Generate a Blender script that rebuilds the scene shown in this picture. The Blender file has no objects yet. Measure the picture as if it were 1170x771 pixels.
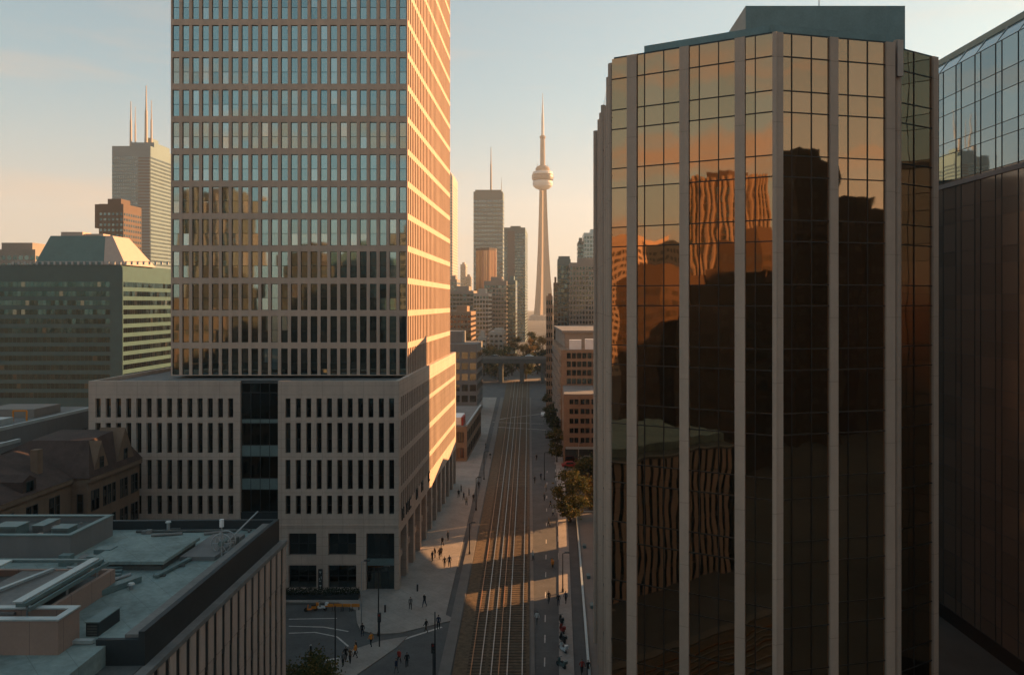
import bpy, bmesh, math, random
from mathutils import Vector, Matrix, Euler
random.seed(7)
R = math.radians
scene = bpy.context.scene
COL = scene.collection
PX, PY, F, H = 631.0, 346.0, 850.0, 42.0        # principal point and focal length in photo pixels, camera height

def P(px, py, Y):                                # photo pixel at a known depth -> world point
    return Vector(((px - PX) * Y / F, Y, H - (py - PY) * Y / F))
def G(px, py, z=0.0):                            # photo pixel on a level surface of height z
    Y = (H - z) * F / (py - PY)
    return Vector(((px - PX) * Y / F, Y, z))

# ------------------------------------------------------------------ materials
def newmat(name):
    m = bpy.data.materials.new(name); m.use_nodes = True
    nt = m.node_tree
    for n in list(nt.nodes):
        if n.type not in ('BSDF_PRINCIPLED', 'OUTPUT_MATERIAL'): nt.nodes.remove(n)
    return m, nt, nt.nodes['Principled BSDF']
def N(nt, t, **kw):
    n = nt.nodes.new(t)
    for k, v in kw.items(): setattr(n, k, v)
    return n
def math_node(nt, op, a, b=None, c=None):
    n = N(nt, 'ShaderNodeMath', operation=op)
    for i, v in enumerate((a, b, c)):
        if v is None: continue
        if isinstance(v, (int, float)): n.inputs[i].default_value = v
        else: nt.links.new(v, n.inputs[i])
    return n.outputs[0]
def mixcol(nt, fac, a, b, mode='MIX'):
    n = N(nt, 'ShaderNodeMix', data_type='RGBA', blend_type=mode)
    for s, v in ((n.inputs[0], fac), (n.inputs[6], a), (n.inputs[7], b)):
        if isinstance(v, (int, float)): s.default_value = v
        elif isinstance(v, (tuple, list)): s.default_value = (*v, 1) if len(v) == 3 else v
        else: nt.links.new(v, s)
    return n.outputs[2]
def pos_noise(nt, scale, detail=4, stretch=(1, 1, 1), rough=.6):
    g = N(nt, 'ShaderNodeNewGeometry')
    mp = N(nt, 'ShaderNodeMapping'); mp.inputs['Scale'].default_value = stretch
    nt.links.new(g.outputs['Position'], mp.inputs['Vector'])
    n = N(nt, 'ShaderNodeTexNoise'); n.inputs['Scale'].default_value = scale
    n.inputs['Detail'].default_value = detail; n.inputs['Roughness'].default_value = rough
    nt.links.new(mp.outputs[0], n.inputs['Vector'])
    return n
def rng(nt, v, a, b, c, d):
    n = N(nt, 'ShaderNodeMapRange'); nt.links.new(v, n.inputs[0])
    for i, x in enumerate((a, b, c, d)): n.inputs[i + 1].default_value = x
    return n.outputs[0]
def solid(name, col, rough=.8, metal=0, var=.25, scale=.6, streak=False, bump=0, spec=.3, joints=None):
    m, nt, b = newmat(name)
    n1 = pos_noise(nt, scale, 5); n2 = pos_noise(nt, scale * 9, 3)
    f = math_node(nt, 'ADD', math_node(nt, 'MULTIPLY', n1.outputs[0], .65), math_node(nt, 'MULTIPLY', n2.outputs[0], .35))
    if streak:
        n3 = pos_noise(nt, 1.1, 4, (1, 1, .06)); f = math_node(nt, 'ADD', math_node(nt, 'MULTIPLY', f, .6), math_node(nt, 'MULTIPLY', n3.outputs[0], .4))
    k = rng(nt, f, .3, .7, 1 - var, 1 + var)
    c = N(nt, 'ShaderNodeVectorMath', operation='SCALE'); c.inputs[0].default_value = col
    nt.links.new(k, c.inputs['Scale']); out = c.outputs[0]
    if joints:                                   # thin panel joints drawn by position: (period along, period up)
        g = N(nt, 'ShaderNodeNewGeometry'); s = N(nt, 'ShaderNodeSeparateXYZ'); nt.links.new(g.outputs['Position'], s.inputs[0])
        def line(v, per, w):
            fr = math_node(nt, 'FRACT', math_node(nt, 'DIVIDE', v, per))
            return math_node(nt, 'LESS_THAN', fr, w / per)
        h = math_node(nt, 'ADD', s.outputs[0], s.outputs[1])
        j = math_node(nt, 'MAXIMUM', line(h, joints[0], .05), line(s.outputs[2], joints[1], .05))
        out = mixcol(nt, math_node(nt, 'MULTIPLY', j, .55), out, tuple(x * .45 for x in col))
    nt.links.new(out, b.inputs['Base Color'])
    b.inputs['Roughness'].default_value = rough; b.inputs['Metallic'].default_value = metal
    b.inputs['Specular IOR Level'].default_value = spec
    if bump:
        bp = N(nt, 'ShaderNodeBump'); bp.inputs['Strength'].default_value = bump; bp.inputs['Distance'].default_value = .03
        nt.links.new(n2.outputs[0], bp.inputs['Height']); nt.links.new(bp.outputs[0], b.inputs['Normal'])
    return m
def rand_island(nt):
    g = N(nt, 'ShaderNodeNewGeometry'); o = N(nt, 'ShaderNodeObjectInfo')
    return math_node(nt, 'FRACT', math_node(nt, 'ADD', g.outputs['Random Per Island'], math_node(nt, 'MULTIPLY', o.outputs['Random'], 7.31)))
def mirror_glass(name, c_dark, c_light, rough=.03, tilt=.012, wave=.0, wscale=.35, blind_glint=None, p_blind_glint=.12, metal=1.0):
    """coated architectural glass; every pane is set a hair out of plane, and the sheet may be wavy"""
    m, nt, b = newmat(name)
    r = rand_island(nt)
    col = mixcol(nt, r, c_dark, c_light)
    wn = N(nt, 'ShaderNodeTexWhiteNoise', noise_dimensions='1D'); nt.links.new(r, wn.inputs['W'])
    if blind_glint:
        sel = math_node(nt, 'LESS_THAN', wn.outputs['Value'], p_blind_glint)
        col = mixcol(nt, math_node(nt, 'MULTIPLY', sel, .55), col, blind_glint)
    nt.links.new(col, b.inputs['Base Color'])
    b.inputs['Metallic'].default_value = metal; b.inputs['Roughness'].default_value = rough
    g = N(nt, 'ShaderNodeNewGeometry')
    v = N(nt, 'ShaderNodeVectorMath', operation='SUBTRACT'); nt.links.new(wn.outputs['Color'], v.inputs[0]); v.inputs[1].default_value = (.5, .5, .5)
    v2 = N(nt, 'ShaderNodeVectorMath', operation='SCALE'); nt.links.new(v.outputs[0], v2.inputs[0]); v2.inputs['Scale'].default_value = tilt
    add = N(nt, 'ShaderNodeVectorMath', operation='ADD'); nt.links.new(g.outputs['Normal'], add.inputs[0]); nt.links.new(v2.outputs[0], add.inputs[1])
    last = add.outputs[0]
    if wave:
        n = pos_noise(nt, wscale, 2, (1, 1, .55), .5)
        w = N(nt, 'ShaderNodeVectorMath', operation='SUBTRACT'); nt.links.new(n.outputs['Color'], w.inputs[0]); w.inputs[1].default_value = (.5, .5, .5)
        w2 = N(nt, 'ShaderNodeVectorMath', operation='SCALE'); nt.links.new(w.outputs[0], w2.inputs[0]); w2.inputs['Scale'].default_value = wave
        a2 = N(nt, 'ShaderNodeVectorMath', operation='ADD'); nt.links.new(last, a2.inputs[0]); nt.links.new(w2.outputs[0], a2.inputs[1]); last = a2.outputs[0]
    nm = N(nt, 'ShaderNodeVectorMath', operation='NORMALIZE'); nt.links.new(last, nm.inputs[0])
    nt.links.new(nm.outputs[0], b.inputs['Normal'])
    return m
def leafmat(name, c1, c2, c3):
    m, nt, b = newmat(name)
    g = N(nt, 'ShaderNodeNewGeometry'); cr = N(nt, 'ShaderNodeValToRGB')
    cr.color_ramp.elements[0].color = (*c1, 1); cr.color_ramp.elements[1].color = (*c3, 1)
    e = cr.color_ramp.elements.new(.55); e.color = (*c2, 1)
    nt.links.new(g.outputs['Random Per Island'], cr.inputs[0]); nt.links.new(cr.outputs[0], b.inputs['Base Color'])
    b.inputs['Roughness'].default_value = .7; b.inputs['Specular IOR Level'].default_value = .2
    b.inputs['Transmission Weight'].default_value = 0
    tr = N(nt, 'ShaderNodeBsdfTranslucent'); nt.links.new(cr.outputs[0], tr.inputs[0])
    mx = N(nt, 'ShaderNodeMixShader'); mx.inputs[0].default_value = .35
    nt.links.new(b.outputs[0], mx.inputs[1]); nt.links.new(tr.outputs[0], mx.inputs[2])
    nt.links.new(mx.outputs[0], nt.nodes['Material Output'].inputs['Surface'])
    return m

M = {}
M['darkclad'] = solid('dark_cladding', (.085, .07, .058), .6, var=.12, scale=.06)
M['concrete'] = solid('tower_concrete', (.50, .365, .285), .85, var=.16, scale=.25, streak=True, bump=.1)
M['podium'] = solid('podium_concrete', (.47, .37, .305), .85, var=.2, scale=.2, streak=True, bump=.1, joints=(3.0, 1.3))
M['pier'] = solid('pier_granite', (.45, .32, .245), .65, var=.14, scale=.4, streak=True, joints=(50, 5.1))
M['fin'] = solid('fin_concrete', (.47, .36, .30), .85, var=.2, scale=.5, streak=True, joints=(60, 3.2))
M['frame'] = solid('dark_window_frame', (.035, .04, .042), .5, .3, .1)
M['bronze_frame'] = solid('bronze_mullion', (.045, .035, .03), .4, .6, .1)
M['darkmetal'] = solid('dark_metal_cladding', (.035, .042, .045), .55, .2, .2, .5)
M['glass_tower'] = mirror_glass('tower_glass', (.23, .31, .315), (.32, .40, .395), .03, .014, .006, .5, (.50, .53, .51), .14)
M['glass_dark'] = mirror_glass('dark_clear_glass', (.08, .105, .11), (.16, .19, .19), .06, .02, .008, .5, (.22, .2, .17), .15)
M['glass_bronze'] = mirror_glass('bronze_glass', (.37, .225, .125), (.43, .26, .15), .02, .003, .02, .42)
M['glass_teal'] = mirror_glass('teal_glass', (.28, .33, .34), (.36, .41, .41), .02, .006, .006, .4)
M['glass_haze_brown'] = mirror_glass('haze_brown_glass', (.20, .165, .135), (.26, .21, .17), .12, .012, .006, .4, metal=.55)  # hazy brown lift of the lower panes put into the glass colour
M['glass_green'] = mirror_glass('green_office_glass', (.02, .06, .065), (.055, .115, .12), .06, .03, .01, .5, (.26, .24, .19), .05)  # a few panes tinted warm to stand in for orange reflections
M['green_band'] = solid('green_glass_spandrel', (.03, .082, .085), .5, 0, .15, .3)
M['glass_far'] = mirror_glass('far_glass', (.05, .095, .105), (.13, .20, .21), .1, .03)
M['glass_black'] = mirror_glass('black_glass', (.075, .075, .07), (.13, .125, .115), .3, .03, metal=.5)
M['asphalt'] = solid('asphalt', (.105, .103, .10), .9, var=.3, scale=.3, bump=.2)
M['paving'] = solid('stone_paving', (.30, .265, .235), .85, var=.26, scale=.25, bump=.1, joints=(2.4, 50))
M['kerb'] = solid('kerb_stone', (.17, .155, .14), .85, var=.2)
M['paint'] = solid('road_paint', (.5, .47, .43), .8, var=.35, scale=1.2)
M['ballast'] = solid('brown_ballast', (.125, .088, .055), .95, var=.5, scale=1.5, bump=1.0)
M['sleeper'] = solid('dark_sleeper', (.085, .064, .045), .95, var=.4)
M['rail'] = solid('rail_steel', (.30, .285, .265), .45, .8, .15)
M['rustrail'] = solid('rusty_rail', (.30, .16, .08), .5, .6, .2)
M['earth'] = solid('city_ground', (.085, .08, .072), .95, var=.4, scale=.02)
M['roof_green'] = solid('pale_green_roof', (.20, .255, .245), .8, var=.42, scale=.3, bump=.15, joints=(2.6, 90))
M['roof_grey'] = solid('grey_roof', (.19, .18, .17), .9, var=.3, scale=.3)
M['roof_dark'] = solid('dark_gravel_roof', (.10, .105, .10), .95, var=.35, scale=.5)
M['brown_brick'] = solid('brown_penthouse_brick', (.30, .205, .165), .9, var=.12, scale=.6, joints=(2.2, 30))
M['coping'] = solid('pale_metal_coping', (.42, .46, .46), .45, .4, .15)
M['tealmetal'] = solid('teal_painted_metal', (.15, .21, .21), .5, .3, .2)
M['skylight'] = solid('skylight_panel', (.42, .48, .47), .3, .1, .12)
M['oldbrick'] = solid('old_sandstone', (.17, .115, .08), .9, var=.28, scale=.5, streak=True, bump=.2)
M['oldroof'] = solid('red_brown_roof_tiles', (.07, .046, .038), .9, var=.4, scale=.6)
M['greyrender'] = solid('grey_render', (.17, .165, .16), .9, var=.15, scale=.2, streak=True)
M['copper'] = solid('green_copper_roof', (.085, .16, .155), .8, 0, .15, .15)
M['pinkpanel'] = solid('pale_pink_panel', (.42, .33, .28), .8, var=.1)
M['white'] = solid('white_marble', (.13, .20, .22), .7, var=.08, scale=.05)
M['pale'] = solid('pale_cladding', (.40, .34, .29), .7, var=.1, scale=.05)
M['browntower'] = solid('brown_cladding', (.105, .072, .055), .8, var=.15, scale=.06)
M['redgold'] = mirror_glass('red_gold_glass', (.30, .13, .08), (.5, .26, .14), .12, .03)
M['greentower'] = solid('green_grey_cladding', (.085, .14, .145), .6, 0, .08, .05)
M['tan'] = solid('tan_brick', (.24, .165, .115), .9, var=.22, scale=.2)
M['stone'] = solid('grey_stone', (.235, .205, .18), .85, var=.15, scale=.1)
M['cn'] = solid('tower_shaft_concrete', (.20, .155, .125), .8, var=.12, scale=.05)
M['cnwhite'] = solid('white_radome', (.5, .5, .49), .6, var=.05)
M['cndark'] = solid('pod_dark_band', (.10, .10, .10), .4, .3, .1)
M['steelpole'] = solid('dark_pole_metal', (.035, .037, .04), .5, .4, .15)
M['palepole'] = solid('pale_pole_metal', (.32, .33, .33), .5, .4, .1)
M['orange'] = solid('orange_plastic', (.62, .22, .03), .6, var=.2)
M['whitepaint'] = solid('white_paint', (.75, .76, .76), .5, var=.08)
M['hedge'] = leafmat('dark_hedge_leaves', (.012, .018, .010), (.022, .03, .014), (.04, .045, .02))
M['leaf_green'] = leafmat('green_leaves', (.035, .05, .015), (.065, .075, .022), (.12, .10, .028))
M['leaf_dark'] = leafmat('dark_green_leaves', (.02, .034, .016), (.036, .05, .02), (.06, .07, .025))
M['leaf_autumn'] = leafmat('autumn_leaves', (.10, .06, .012), (.22, .12, .02), (.34, .19, .035))
M['leaf_mixed'] = leafmat('turning_leaves', (.04, .055, .016), (.075, .08, .022), (.19, .12, .028))
M['bark'] = solid('bark', (.07, .05, .035), .95, var=.3, scale=3, bump=.4)
M['skin'] = solid('skin', (.45, .28, .2), .6, var=.05)
M['redlamp'] = solid('red_plastic', (.28, .035, .028), .5, var=.1)
M['rubber'] = solid('black_rubber', (.02, .02, .02), .8, var=.1)

# ------------------------------------------------------------------ mesh builder
class MB:
    def __init__(s): s.v = []; s.f = []; s.m = []
    def add(s, vs, fs, mi=0):
        o = len(s.v); s.v += [Vector(v) for v in vs]
        for f in fs: s.f.append([o + i for i in f]); s.m.append(mi)
        return s
    def hexa(s, p, mi=0):                        # 8 corners, bottom ring then top ring
        return s.add(p, [(0, 3, 2, 1), (4, 5, 6, 7), (0, 1, 5, 4), (1, 2, 6, 5), (2, 3, 7, 6), (3, 0, 4, 7)], mi)
    def box(s, x0, x1, y0, y1, z0, z1, mi=0):
        x0, x1 = sorted((x0, x1)); y0, y1 = sorted((y0, y1)); z0, z1 = sorted((z0, z1))
        return s.hexa([(x0, y0, z0), (x1, y0, z0), (x1, y1, z0), (x0, y1, z0), (x0, y0, z1), (x1, y0, z1), (x1, y1, z1), (x0, y1, z1)], mi)
    def fbox(s, fr, s0, s1, z0, z1, d0, d1, mi=0):   # box in a facade frame: along, up, outward
        O, u, n = fr
        c = lambda a, d, z: O + u * a + n * d + Vector((0, 0, z))
        return s.hexa([c(s0, d1, z0), c(s1, d1, z0), c(s1, d0, z0), c(s0, d0, z0), c(s0, d1, z1), c(s1, d1, z1), c(s1, d0, z1), c(s0, d0, z1)], mi)
    def fquad(s, fr, s0, s1, z0, z1, d, mi=0):
        O, u, n = fr
        c = lambda a, z: O + u * a + n * d + Vector((0, 0, z))
        return s.add([c(s0, z0), c(s1, z0), c(s1, z1), c(s0, z1)], [(0, 1, 2, 3)], mi)
    def prism(s, poly, z0, z1, mi=0):
        k = len(poly); z0f = z0 if callable(z0) else (lambda p: z0); z1f = z1 if callable(z1) else (lambda p: z1)
        vs = [(p[0], p[1], z0f(p)) for p in poly] + [(p[0], p[1], z1f(p)) for p in poly]
        return s.add(vs, [tuple(range(k))[::-1], tuple(range(k, 2 * k))] + [(i, (i + 1) % k, k + (i + 1) % k, k + i) for i in range(k)], mi)
    def tube(s, p0, p1, r0, r1=None, n=8, mi=0):
        p0, p1 = Vector(p0), Vector(p1); r1 = r0 if r1 is None else r1
        d = (p1 - p0).normalized(); a = d.cross(Vector((0, 0, 1)) if abs(d.z) < .9 else Vector((1, 0, 0))).normalized(); b = d.cross(a)
        vs = []
        for p, r in ((p0, r0), (p1, r1)):
            for i in range(n):
                t = 2 * math.pi * i / n; vs.append(p + a * (math.cos(t) * r) + b * (math.sin(t) * r))
        return s.add(vs, [tuple(range(n))[::-1], tuple(range(n, 2 * n))] + [(i, (i + 1) % n, n + (i + 1) % n, n + i) for i in range(n)], mi)
    def lathe(s, cx, cy, prof, n=24, mi=0):
        o = []
        for r, z in prof:
            for i in range(n):
                t = 2 * math.pi * i / n; o.append((cx + r * math.cos(t), cy + r * math.sin(t), z))
        fs = []
        for k in range(len(prof) - 1):
            for i in range(n): fs.append((k * n + i, k * n + (i + 1) % n, (k + 1) * n + (i + 1) % n, (k + 1) * n + i))
        fs.append(tuple(range(n))[::-1]); fs.append(tuple(range((len(prof) - 1) * n, len(prof) * n)))
        return s.add(o, fs, mi)
    def mesh(s, name, mats, off=Vector((0, 0, 0))):
        me = bpy.data.meshes.new(name)
        me.from_pydata([tuple(v - off) for v in s.v], [], s.f)
        mats = mats if isinstance(mats, (list, tuple)) else [mats]
        for m in mats: me.materials.append(m)
        if len(mats) > 1: me.polygons.foreach_set('material_index', s.m)
        me.update()
        bm = bmesh.new(); bm.from_mesh(me); bmesh.ops.recalc_face_normals(bm, faces=bm.faces) if getattr(s, 'fix', True) else None
        bm.to_mesh(me); bm.free()
        return me
    def build(s, name, mats, parent=None, local=False, label=None):
        off = Vector((0, 0, 0)) if (local or parent is None) else wloc(parent)
        o = bpy.data.objects.new(name, s.mesh(name, mats, off)); COL.objects.link(o)
        if parent is not None: o.parent = parent
        if label: o['label'] = label
        return o
def wloc(o):
    l = Vector(o.location)
    while o.parent: o = o.parent; l += Vector(o.location)
    return l
def tag(o, label, cat, group=None):
    o['label'] = label; o['category'] = cat
    if group: o['group'] = group
    return o
def thing(name, label, cat, loc=(0, 0, 0), rz=0, group=None):
    o = bpy.data.objects.new(name, None); COL.objects.link(o); o.location = loc; o.rotation_euler = (0, 0, rz)
    o.empty_display_size = .2
    return tag(o, label, cat, group)
def struct(o, kind='structure'):
    o['kind'] = kind; return o
def inst(mesh, name, parent, loc, rz=0):
    o = bpy.data.objects.new(name, mesh); COL.objects.link(o); o.parent = parent
    o.location = Vector(loc) - wloc(parent); o.rotation_euler = (0, 0, rz); return o
def copy_tree(o, parent=None):
    c = o.copy(); COL.objects.link(c)
    if parent: c.parent = parent
    for ch in list(o.children): copy_tree(ch, c)
    return c
def frame(p0, p1, outward):                      # a vertical facade between two ground points
    p0 = Vector((p0[0], p0[1], 0)); p1 = Vector((p1[0], p1[1], 0)); u = (p1 - p0).normalized()
    n = Vector((u.y, -u.x, 0))
    if n.dot(Vector((outward[0], outward[1], 0))) < 0: n = -n
    return (p0, u, n), (p1 - p0).length
X, Yv = Vector((1, 0, 0)), Vector((0, 1, 0))

def grid_wall(mb, fr, S, Z0, Z1, cols, rows, depth, mi=0):
    """solid wall of thickness depth with openings at cols x rows (rows from bottom to top)"""
    z = Z0
    for a, b in rows:
        if a > z + 1e-4: mb.fbox(fr, 0, S, z, a, -depth, 0, mi)
        s = 0
        for c, d in cols:
            if c > s + 1e-4: mb.fbox(fr, s, c, a, b, -depth, 0, mi)
            s = d
        if S > s + 1e-4: mb.fbox(fr, s, S, a, b, -depth, 0, mi)
        z = b
    if Z1 > z + 1e-4: mb.fbox(fr, 0, S, z, Z1, -depth, 0, mi)
def window_mb(w, h, fw=.06, transoms=(), mull=(), mb=None, fr=None, s=0, z=0, d=0):
    """one window: frame bars and a pane; local: x along, y outward negative, z up"""
    mb = mb or MB(); fr = fr or (Vector((0, 0, 0)), X, -Yv)
    mb.fbox(fr, s, s + fw, z, z + h, d - .05, d + .06, 0); mb.fbox(fr, s + w - fw, s + w, z, z + h, d - .05, d + .06, 0)
    mb.fbox(fr, s + fw, s + w - fw, z, z + fw, d - .05, d + .06, 0); mb.fbox(fr, s + fw, s + w - fw, z + h - fw, z + h, d - .05, d + .06, 0)
    ys = [fw] + [t for t in transoms] + [h - fw]
    for t in transoms: mb.fbox(fr, s + fw, s + w - fw, z + t - fw / 2, z + t + fw / 2, d - .04, d + .04, 0)
    for t in mull: mb.fbox(fr, s + t - fw / 2, s + t + fw / 2, z + fw, z + h - fw, d - .045, d + .05, 0)
    xs = [fw] + list(mull) + [w - fw]
    for i in range(len(ys) - 1):
        for j in range(len(xs) - 1):
            mb.fquad(fr, s + xs[j], s + xs[j + 1], z + ys[i], z + ys[i + 1], d, 1)
    return mb
def place_windows(root, fr, cols, rows, w_mats, depth, n_parts, transoms=(), mull=(), fw=.06, rz=0, name='window', order=None):
    """cols x rows windows behind the wall face; the first n_parts as own objects sharing one mesh, the rest returned"""
    slots = [(c, r) for r in rows for c in cols]
    if order: slots.sort(key=order)
    w = cols[0][1] - cols[0][0]
    meshes = {}
    rest = []
    for i, (c, r) in enumerate(slots):
        w, h = c[1] - c[0], r[1] - r[0]
        if i < n_parts:
            k = (round(w, 3), round(h, 3))
            if k not in meshes:
                meshes[k] = window_mb(w, h, fw, [t * h for t in transoms], [t * w for t in mull]).mesh(name, w_mats)
            O, u, n = fr
            p = O + u * c[0] + n * (-depth) + Vector((0, 0, r[0]))
            inst(meshes[k], name, root, p, rz)
        else: rest.append((c, r))
    return rest

# ------------------------------------------------------------------ camera, sun, sky
cam = bpy.data.cameras.new('camera'); co = bpy.data.objects.new('camera', cam); COL.objects.link(co)
co.location = (0, 0, H); co.rotation_euler = (R(90), 0, 0)
cam.sensor_width = 36; cam.lens = 36 * F / 1170
cam.shift_x = (585 - PX) / 1170; cam.shift_y = -(385.5 - PY) / 1170
cam.clip_start = .5; cam.clip_end = 20000
scene.camera = co
EL = R(17.0); SX, SY = .88, .475
sdir = Vector((SX * math.cos(EL), SY * math.cos(EL), math.sin(EL))).normalized()
sun = bpy.data.lights.new('sun', 'SUN'); sun.energy = 4.5; sun.angle = R(.5); sun.color = (1.0, .51, .21)
so = bpy.data.objects.new('sun', sun); COL.objects.link(so); so.rotation_euler = (-sdir).to_track_quat('-Z', 'Y').to_euler(); so.location = (300, 200, 200)
world = bpy.data.worlds.new('World'); scene.world = world; world.use_nodes = True
nt = world.node_tree; bg = nt.nodes['Background']
sky = N(nt, 'ShaderNodeTexSky'); sky.sky_type = 'NISHITA'; sky.sun_disc = False
sky.sun_elevation = EL; sky.sun_rotation = math.atan2(SX, SY); sky.altitude = 100; sky.air_density = 1.0; sky.dust_density = 1.0; sky.ozone_density = 1.5
hs = N(nt, 'ShaderNodeHueSaturation'); hs.inputs['Saturation'].default_value = .62; nt.links.new(sky.outputs[0], hs.inputs['Color'])
tc = N(nt, 'ShaderNodeTexCoord'); sp = N(nt, 'ShaderNodeSeparateXYZ'); nt.links.new(tc.outputs['Generated'], sp.inputs[0])
mp = N(nt, 'ShaderNodeMapping'); mp.inputs['Scale'].default_value = (1.6, 1.6, 11); nt.links.new(tc.outputs['Generated'], mp.inputs[0])
cn = N(nt, 'ShaderNodeTexNoise'); cn.inputs['Scale'].default_value = 1.7; cn.inputs['Detail'].default_value = 6; cn.inputs['Roughness'].default_value = .55; nt.links.new(mp.outputs[0], cn.inputs[0])
cl = rng(nt, cn.outputs[0], .50, .68, 0, 1)
lo = rng(nt, sp.outputs[2], .02, .10, 0, 1); hi = rng(nt, sp.outputs[2], .26, .38, 1, 0)
back = rng(nt, sp.outputs[1], -.35, .35, 1, .34)         # the cloud bank stands over the part of town behind the camera
fac = math_node(nt, 'MULTIPLY', math_node(nt, 'MULTIPLY', cl, back), math_node(nt, 'MULTIPLY', lo, hi))
WARM = (5.4, 3.3, 1.95)
def soft(v):                                     # the bright aureole round the low sun rolls off softly
    a = N(nt, 'ShaderNodeVectorMath', operation='SCALE'); nt.links.new(v, a.inputs[0]); a.inputs['Scale'].default_value = .12
    b = N(nt, 'ShaderNodeVectorMath', operation='ADD'); nt.links.new(a.outputs[0], b.inputs[0]); b.inputs[1].default_value = (1, 1, 1)
    c = N(nt, 'ShaderNodeVectorMath', operation='SCALE'); nt.links.new(v, c.inputs[0]); c.inputs['Scale'].default_value = 1.55
    d = N(nt, 'ShaderNodeVectorMath', operation='DIVIDE'); nt.links.new(c.outputs[0], d.inputs[0]); nt.links.new(b.outputs[0], d.inputs[1])
    return d.outputs[0]
tint = mixcol(nt, 1.0, soft(hs.outputs[0]), (.60, .87, .87), 'MULTIPLY')
belt = rng(nt, sp.outputs[2], 0, .27, 1, 0)
tint = mixcol(nt, math_node(nt, 'MULTIPLY', math_node(nt, 'POWER', belt, rng(nt, sp.outputs[1], -.4, .4, 2.4, 1.4)), rng(nt, sp.outputs[1], -.5, .5, .5, .75)), tint, mixcol(nt, rng(nt, sp.outputs[1], -.5, .4, 0, 1), (4.7, 3.4, 2.4), (4.4, 3.25, 2.5)))
skyc = mixcol(nt, math_node(nt, 'MULTIPLY', fac, .8), tint, WARM)
nt.links.new(skyc, bg.inputs['Color']); bg.inputs['Strength'].default_value = .047
scene.view_settings.view_transform = 'Standard'; scene.view_settings.look = 'None'; scene.view_settings.exposure = 1.9; scene.view_settings.gamma = 1

# ------------------------------------------------------------------ ground, street, tracks
def sheet(name, poly, z, mat, th=None):
    mb = MB()
    if th: mb.prism(poly, z - th, z)
    else: mb.add([(p[0], p[1], z) for p in poly], [tuple(range(len(poly)))])
    return struct(mb.build(name, mat))
sheet('ground', [(-3900, -3900), (3900, -3900), (3900, 3900), (-3900, 3900)], 0, M['earth'])
YN = [20, 60, 84, 110, 159, 220, 313, 400]
def bedL(y): return -.9 - (.0437 * y + .12 * H) if False else G(516 + (771 - (PY + H * F / y)) * .189, PY + H * F / y).x
def bedR(y): return (605 - PX) * y / F
LB = [(bedL(y), y) for y in YN]; RB = [(bedR(y), y) for y in YN]
sheet('road', [(-14, -60), (9, -60), (9, 60), (7, 400), (-55, 400), (-40, 220), (-26, 106), (-26, 20), (-14, 20)], .004, M['asphalt'])
# cross street on the left
sheet('cross_road', [(-120, 84), (-26, 84), (-26, 101), (-29, 103.5), (-120, 103.5)], .008, M['asphalt'])
bed = MB(); bed.add([(x, y, .03) for x, y in LB] + [(x, y, .03) for x, y in reversed(RB)], [tuple(range(16))])
struct(bed.build('railway_bed', M['ballast']))
def bl(f, y): return bedL(y) * (1 - f) + bedR(y) * f
ys_f = [20 + i * 10 for i in range(39)]
for ti, (a, b) in enumerate(((.24, .365), (.505, .60), (.71, .905))):
    tr = struct(thing('railway_track', 'x', 'track'))
    for k in ('label', 'category'): del tr[k]
    for fi, f in enumerate((a, b)):
        mb = MB()
        for y0, y1 in zip(ys_f, ys_f[1:]):
            xa, xb = bl(f, y0), bl(f, y1); w = .06
            mb.hexa([(xa - w, y0, .035), (xa + w, y0, .035), (xb + w, y1, .035), (xb - w, y1, .035), (xa - w, y0, .20), (xa + w, y0, .20), (xb + w, y1, .20), (xb - w, y1, .20)])
        mb.build('rail', M['rustrail'] if (ti, fi) in ((0, 0), (1, 1)) else M['rail'], tr)
    mb = MB(); y = 60.
    while y < 330:
        x0, x1 = bl(a, y) - .45, bl(b, y) + .45
        mb.box(x0, x1, y - .13, y + .13, .034, .07); y += .75 if y < 170 else 1.5
    o = mb.build('sleepers', M['sleeper'], tr); o['kind'] = 'stuff'
# left pavement: raised slab between the podium and the tracks
def curbx(y): return bedL(y) - 1.9 - .004 * y
yy = [100, 110, 125, 145, 172, 200, 240, 280, 330]
pav = [(-19.5, 94.5), (-12.8, 98.5)] + [(curbx(y), y) for y in yy] + [(-52, 330), (-34, 230), (-27, 196), (-27.5, 173), (-70, 173), (-70, 104.2), (-30, 104.2), (-26.8, 101.5), (-25.6, 97.5), (-24.5, 95.2), (-22.5, 94.2)]
sheet('pavement', pav, .14, M['paving'], .13)
sheet('pavement', [(-27.5, 40), (-26.2, 84), (-24.9, 89.3), (-21.5, 92.2), (-18.2, 93.6), (-19, 90.5), (-22.0, 84), (-22.6, 40)], .14, M['paving'], .13)
# platform strip left of the rails
mb = MB(); st = [20] + [40, 60, 84] + yy
for i, (a, b) in enumerate(zip(st, st[1:])):
    mb.hexa([(bedL(a) - 1.5, a, .01), (bedL(a) - .12, a, .01), (bedL(b) - .12, b, .01), (bedL(b) - 1.5, b, .01), (bedL(a) - 1.5, a, .22), (bedL(a) - .12, a, .22), (bedL(b) - .12, b, .22), (bedL(b) - 1.5, b, .22)])
struct(mb.build('platform', M['kerb']))
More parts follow.
